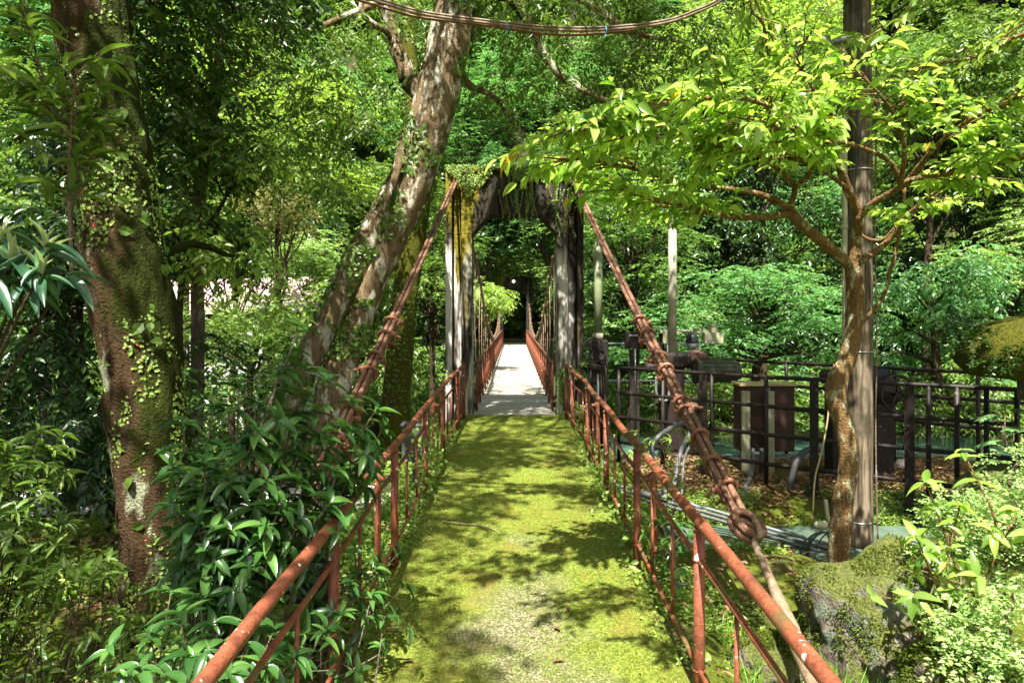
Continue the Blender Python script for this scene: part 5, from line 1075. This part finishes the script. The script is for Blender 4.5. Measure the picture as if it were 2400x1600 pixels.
mb = MB(); lathe(mb, [(0, -.07), (.035, -.06), (.045, 0), (.035, .05), (0, .06)], P(1925, 1230, 6.6), 12, 'X'); tube(mb, smoothpath([P(1945, 1225, 6.6), P(1938, 1200, 6.6), P(1935, 1170, 6.6)], .03), .02, 8)
tag(obj('drain_pipe', mb, M['white'], None, loc=P(1925, 1230, 6.6)), 'white capped pipe end beside the cable coil', 'pipe')
mb = MB(); lathe(mb, [(0, .14), (.08, .12), (.13, .04), (.14, 0), (0, 0)], (P(2118, 1092, 9.7)[0], 9.7, -.44), 14); tag(obj('stone', mb, M['stonewhite'], None, loc=(5.5, 9.7, -.45)), 'pale round stone on the ground right of the timber pole', 'stone')
mb = MB(); lathe(mb, [(0, .04), (.20, .035), (.33, .0), (.33, -.06)], (P(2130, 0, 9.65)[0], 9.65, -.48), 18); tag(obj('stained_pad', mb, M['rusty_pad'], None, loc=(5.5, 9.7, -.5)), 'orange stained pad under the pale round stone', 'pad')

# --- louvred garden light behind the left railing, grey panel
c = P(735, 1330, 4.15); t = thing('garden_light', 'black louvred garden light behind the left railing', 'garden light', (c[0], c[1], -.35))
for q, z in enumerate(np.linspace(.16, -.16, 5)):
    mb = MB(); box(mb, (c[0], c[1], c[2] + z), (.26, .26, .014)); obj('louvre', mb, M['black'], t, smooth=False, bevel=.004)
mb = MB(); rod(mb, (c[0], c[1], c[2] - .17), (c[0], c[1], c[2] + .17), .05, 14); obj('lens', mb, M['glass'], t)
mb = MB(); rod(mb, (c[0], c[1], -.5), (c[0], c[1], c[2] - .17), .045, 12); obj('post', mb, M['black'], t)
c = P(975, 1035, 8.0); mb = MB(); box(mb, c, (.30, .22, .40)); box(mb, c + [0, 0, .21], (.34, .26, .03)); box(mb, (c[0], c[1], (c[2] - .2 - .6) / 2), (.08, .08, c[2] - .2 + .6))
tag(obj('junction_box', mb, M['conduit_dark'], None, smooth=False, loc=(c[0], c[1], -.6), bevel=.008), 'dark grey junction box on a stub post behind the left railing', 'box')

# ================================================================== IVY ON THE PORTAL, RAILS, EDGES
rg = np.random.default_rng(101)
def planar_ivy(mb, n, fx, fz, y, nrm, size, thr, sc_=2.):
    xs = rg.uniform(*fx, n); zs = rg.uniform(*fz, n); k = np.array([mnoise.noise(Vector((a * sc_, b * sc_, y))) + .5 * mnoise.noise(Vector((a * sc_ * 4, b * sc_ * 4, y))) for a, b in zip(xs, zs)]) > thr(xs, zs)
    Q = np.stack([xs, np.full(n, y) - rg.random(n) * .06, zs], -1)[k]; m = len(Q); L = size * (.6 + .8 * rg.random(m))
    leaves(mb, Q, rg.normal(size=(m, 3)) * .6 + [0, -.2, -.5], np.array(nrm) + rg.normal(size=(m, 3)) * .4, L, L * .8, T_M)
mb = MB(); planar_ivy(mb, 15000, (-1.2, .75), (3.2, 4.36), 11.93, (0, -1, .3), .028, lambda x, z: .45 - 1.1 * (z - 3.75) + .25 * (x > -.4))
planar_ivy(mb, 5000, (-1.2, -.72), (3.1, 4.36), 11.92, (0, -1, .3), .028, lambda x, z: .45 - 1.2 * (z - 3.5)); planar_ivy(mb, 900, (.7, 1.22), (3.6, 4.36), 11.93, (0, -1, .3), .045, lambda x, z: .25)
for q in range(26):   # hanging strands
    x = rg.uniform(-.3, 1.15); L_ = rg.uniform(.3, 1.1); z0 = rg.uniform(3.9, 4.3); m = int(L_ / .035); f = np.linspace(0, 1, m); Q = np.stack([x + .12 * np.sin(f * 3 + q) * f, np.full(m, 11.9) - .02, z0 - f * L_], -1)
    leaves(mb, Q, rg.normal(size=(m, 3)) + [0, 0, -.6], rg.normal(size=(m, 3)) * .4 + [0, -1, 0], .03, .024, T_M); tube(mb, Q, .003, 4, False)
tp = rg.uniform(-1.2, 1.2, 1500); Q = np.stack([tp, rg.uniform(11.92, 12.45, 1500), 4.30 + rg.random(1500) * .05], -1); leaves(mb, Q, rg.normal(size=(1500, 3)) * [1, 1, .3], np.array([0, 0, 1]) + rg.normal(size=(1500, 3)) * .4, .05, .04, T_M)
planar_ivy(mb, 900, (.75, 1.2), (-.1, .9), 11.92, (0, -1, .3), .045, lambda x, z: .1); planar_ivy(mb, 500, (-1.2, -.75), (-.1, .8), 11.92, (0, -1, .3), .045, lambda x, z: .15)
tag(obj('ivy', mb, M['l_ivy'], None, smooth=False, loc=(0, 11.9, 4)), 'tiny leaved creeper draped over the concrete portal', 'ivy')
# vine on left rail
mb = MB(); mbw = []
for q in range(340):
    y = rg.normal(7.3, .45); Q = np.array([[-.93 + rg.normal() * .08, y, path_z(y) + rg.uniform(0, .8) * math.exp(-((y - 7.3) / .6) ** 2) + .02]]); leaves(mb, Q, rg.normal(size=(1, 3)) + [0, 0, -.4], rg.normal(size=(1, 3)) * .5 + [0, -1, .6], .055 * rg.uniform(.6, 1.3), .04, T_M)
tag(obj('vine', mb, M['l_bright'], None, smooth=False, loc=(-.93, 7.3, 0)), 'leafy vine twining up the left railing', 'vine')
mb = MB()
for q in range(420):
    y = rg.normal(6.9, 1.3); Q = np.array([[1.0 + rg.normal() * .09, y, path_z(y) + rg.random() ** 2 * .30]]); leaves(mb, Q, rg.normal(size=(1, 3)) + [0, 0, -.2], rg.normal(size=(1, 3)) * .5 + [0, -.6, 1], .055 * rg.uniform(.6, 1.3), .042, T_M)
tag(obj('vine', mb, M['l_bright'], None, smooth=False, loc=(1, 6.9, 0)), 'low leafy creeper along the foot of the right railing', 'vine')

# ground cover: small leaves and grass (uncountable)
def scatter(n, fx, fy, keep, z=lambda x, y: G(x, y)):
    xs = rg.uniform(*fx, n); ys = rg.uniform(*fy, n); k = keep(xs, ys); xs, ys = xs[k], ys[k]; return xs, ys, z(xs, ys)
def nmask(sc_, thr, seed=0.): return lambda xs, ys: np.array([mnoise.noise(Vector((a * sc_, b * sc_, seed))) for a, b in zip(xs, ys)]) > thr
mb = MB()
def cover(n, fx, fy, keep, size, hgt):
    xs, ys, zs = scatter(n, fx, fy, keep); m = len(xs); Q = np.stack([xs, ys, zs + rg.random(m) ** 1.5 * hgt], -1)
    leaves(mb, Q, rg.normal(size=(m, 3)) * [1, 1, .35], np.array([0, -.2, 1]) + rg.normal(size=(m, 3)) * .4, size * (.6 + .8 * rg.random(m)), size * .6, T_M)
cover(9000, (-1.9, -.9), (4.0, 11.5), nmask(1.1, -.15), .045, .16)
cover(6000, (-1.02, -.74), (3.0, 11.6), nmask(2.0, .02), .03, .04); cover(5000, (.80, 1.25), (3.0, 11.6), nmask(1.8, .0), .03, .06)
cover(7000, (1.1, 2.3), (3.3, 6.4), nmask(1.8, .12), .032, .05)
cover(22000, (-4.2, -1.2), (2.8, 7.4), nmask(.9, -.05), .06, .22)
cover(16000, (1.4, 5.4), (7.55, 8.15), nmask(1.2, -.25), .035, .12)
cover(9000, (-5.0, -1.2), (9.5, 12.5), nmask(.9, -.1), .07, .25)
tag(obj('ground_cover', mb, M['l_bright'], None, smooth=False), kind='stuff')
mb = MB()
for (fx, fy, n) in (((-1.6, -1.0), (5.3, 8.5), 2600), ((-3.4, -1.9), (5.2, 7.4), 1600), ((1.3, 2.2), (3.4, 4.6), 900), ((2.2, 3.1), (3.0, 4.0), 500)):
    xs, ys, zs = scatter(n, fx, fy, nmask(2.2, .05)); m = len(xs); D = rg.normal(size=(m, 3)) * [.5, .5, .1] + [0, 0, 1]
    leaves(mb, np.stack([xs, ys, zs], -1), D, rg.normal(size=(m, 3)) + [0, -1, 0], .16 * (.5 + rg.random(m)), .009, T_M)
tag(obj('grass', mb, M['l_grass'], None, smooth=False), kind='stuff')
mb = MB()
def lit(n, fx, fy, keep, s=.065, z=lambda x, y: G(x, y) + .02):
    xs, ys, zs = scatter(n, fx, fy, keep, z); m = len(xs); leaves(mb, np.stack([xs, ys, zs + rg.random(m) * .03], -1), rg.normal(size=(m, 3)) * [1, 1, .25], np.array([0, 0, 1]) + rg.normal(size=(m, 3)) * .45, s * (.5 + rg.random(m)), s * .42, T_M)
lit(9000, (1.6, 6.5), (7.9, 10.4), nmask(1., -.5)); lit(3500, (-4.5, -1.5), (3.0, 7.2), nmask(1.3, -.1)); lit(350, (1.1, 2.6), (3.2, 6.2), nmask(2, -.2), .06)
lit(900, (-1.8, -1.0), (3.2, 8), nmask(1.5, .0), .06); lit(500, (1.5, 5), (7.6, 8.1), nmask(1., -.3))
tag(obj('leaf_litter', mb, M['litter'], None, smooth=False), kind='stuff')
mb = MB(); n = 2600; xs = rg.uniform(-.88, .92, n); ys = 3.0 + 9 * rg.random(n) ** 1.4; edge_ = (np.abs(xs) > .62) | (rg.random(n) < .16); xs, ys = xs[edge_], ys[edge_]; m = len(xs)
leaves(mb, np.stack([xs, ys, path_z(ys) + .008 + rg.random(m) * .01], -1), rg.normal(size=(m, 3)) * [1, 1, .2], np.array([0, 0, 1]) + rg.normal(size=(m, 3)) * .5, .022 * (.4 + rg.random(m)), .010, T_S)
tag(obj('leaf_crumbs', mb, M['litter'], None, smooth=False), kind='stuff')
# moss tufts standing on the path
mb = MB(); n = 90000; xs = rg.uniform(-.9, .94, n); ys = 3.0 + 9 * rg.random(n) ** 1.6
k = np.array([mnoise.noise(Vector((a * 2.2, b * 2.2, 9))) + .6 * mnoise.noise(Vector((a * 8, b * 8, 4))) + .15 * (b - 4.4) + .4 * abs(a) for a, b in zip(xs, ys)]) > .12; xs, ys = xs[k], ys[k]; m = len(xs)
zs = path_z(ys) + np.array([mnoise.noise(Vector((a * 2.2, b * 2.2, 5))) * .012 + mnoise.noise(Vector((a * 9, b * 9, 1))) * .008 for a, b in zip(xs, ys)]) - .05 * np.clip((np.abs(xs - .02) - .8) / .15, 0, 1) ** 2
leaves(mb, np.stack([xs, ys, zs - .002], -1), rg.normal(size=(m, 3)) * [.7, .7, .1] + [0, 0, .8], rg.normal(size=(m, 3)), .011 * (.5 + rg.random(m)), .008, T_S)
tag(obj('moss', mb, M['l_moss'], None, smooth=False), kind='stuff')
# leaves fallen on the path, and a twig
lf = [(1310, 1300, 'curled tan leaf lying mid path right of centre'), (1312, 1482, 'pale narrow leaf lying on the bare gravelly part of the path'), (970, 1555, 'pale leaf at the left edge of the path near the bottom'), (1295, 1557, 'small pale leaf lying at the bottom of the path'), (1150, 1062, 'small orange leaf on the shaded moss near the portal'), (1333, 1434, 'small pale leaf just above the narrow leaf on the path')]
for x, y, lab in lf:
    d = 12.
    for _ in range(20): d = (CAM_Z - path_z(d)) * 1600 / (y - 737)
    q = P(x, y, d); a = rg.random() * 6.28; mb = MB(); leaves(mb, np.array([[q[0], q[1], q[2] + .02]]), np.array([[math.cos(a), math.sin(a), .15]]), np.array([[.1, .1, 1.]]), .07, .03, T_B, zl=False)
    tag(obj('fallen_leaf', mb, M['litter'], None, loc=q), lab, 'leaf', group='leaves fallen on the mossy path')
def onp(x, y):
    d = 10.
    for _ in range(20): d = (CAM_Z - path_z(d)) * 1600 / (y - 737)
    return P(x, y, d) + [0, 0, .02]
mb = MB(); tube(mb, smoothpath([onp(1035, 1225), onp(1080, 1231), onp(1130, 1236), onp(1165, 1248)], .02), .005, 6); tube(mb, smoothpath([onp(1085, 1232), onp(1070, 1215)], .02), .003, 5)
tag(obj('twig', mb, M['twig'], None, loc=onp(1100, 1235)), 'pale dry twig lying across the mossy path', 'twig')
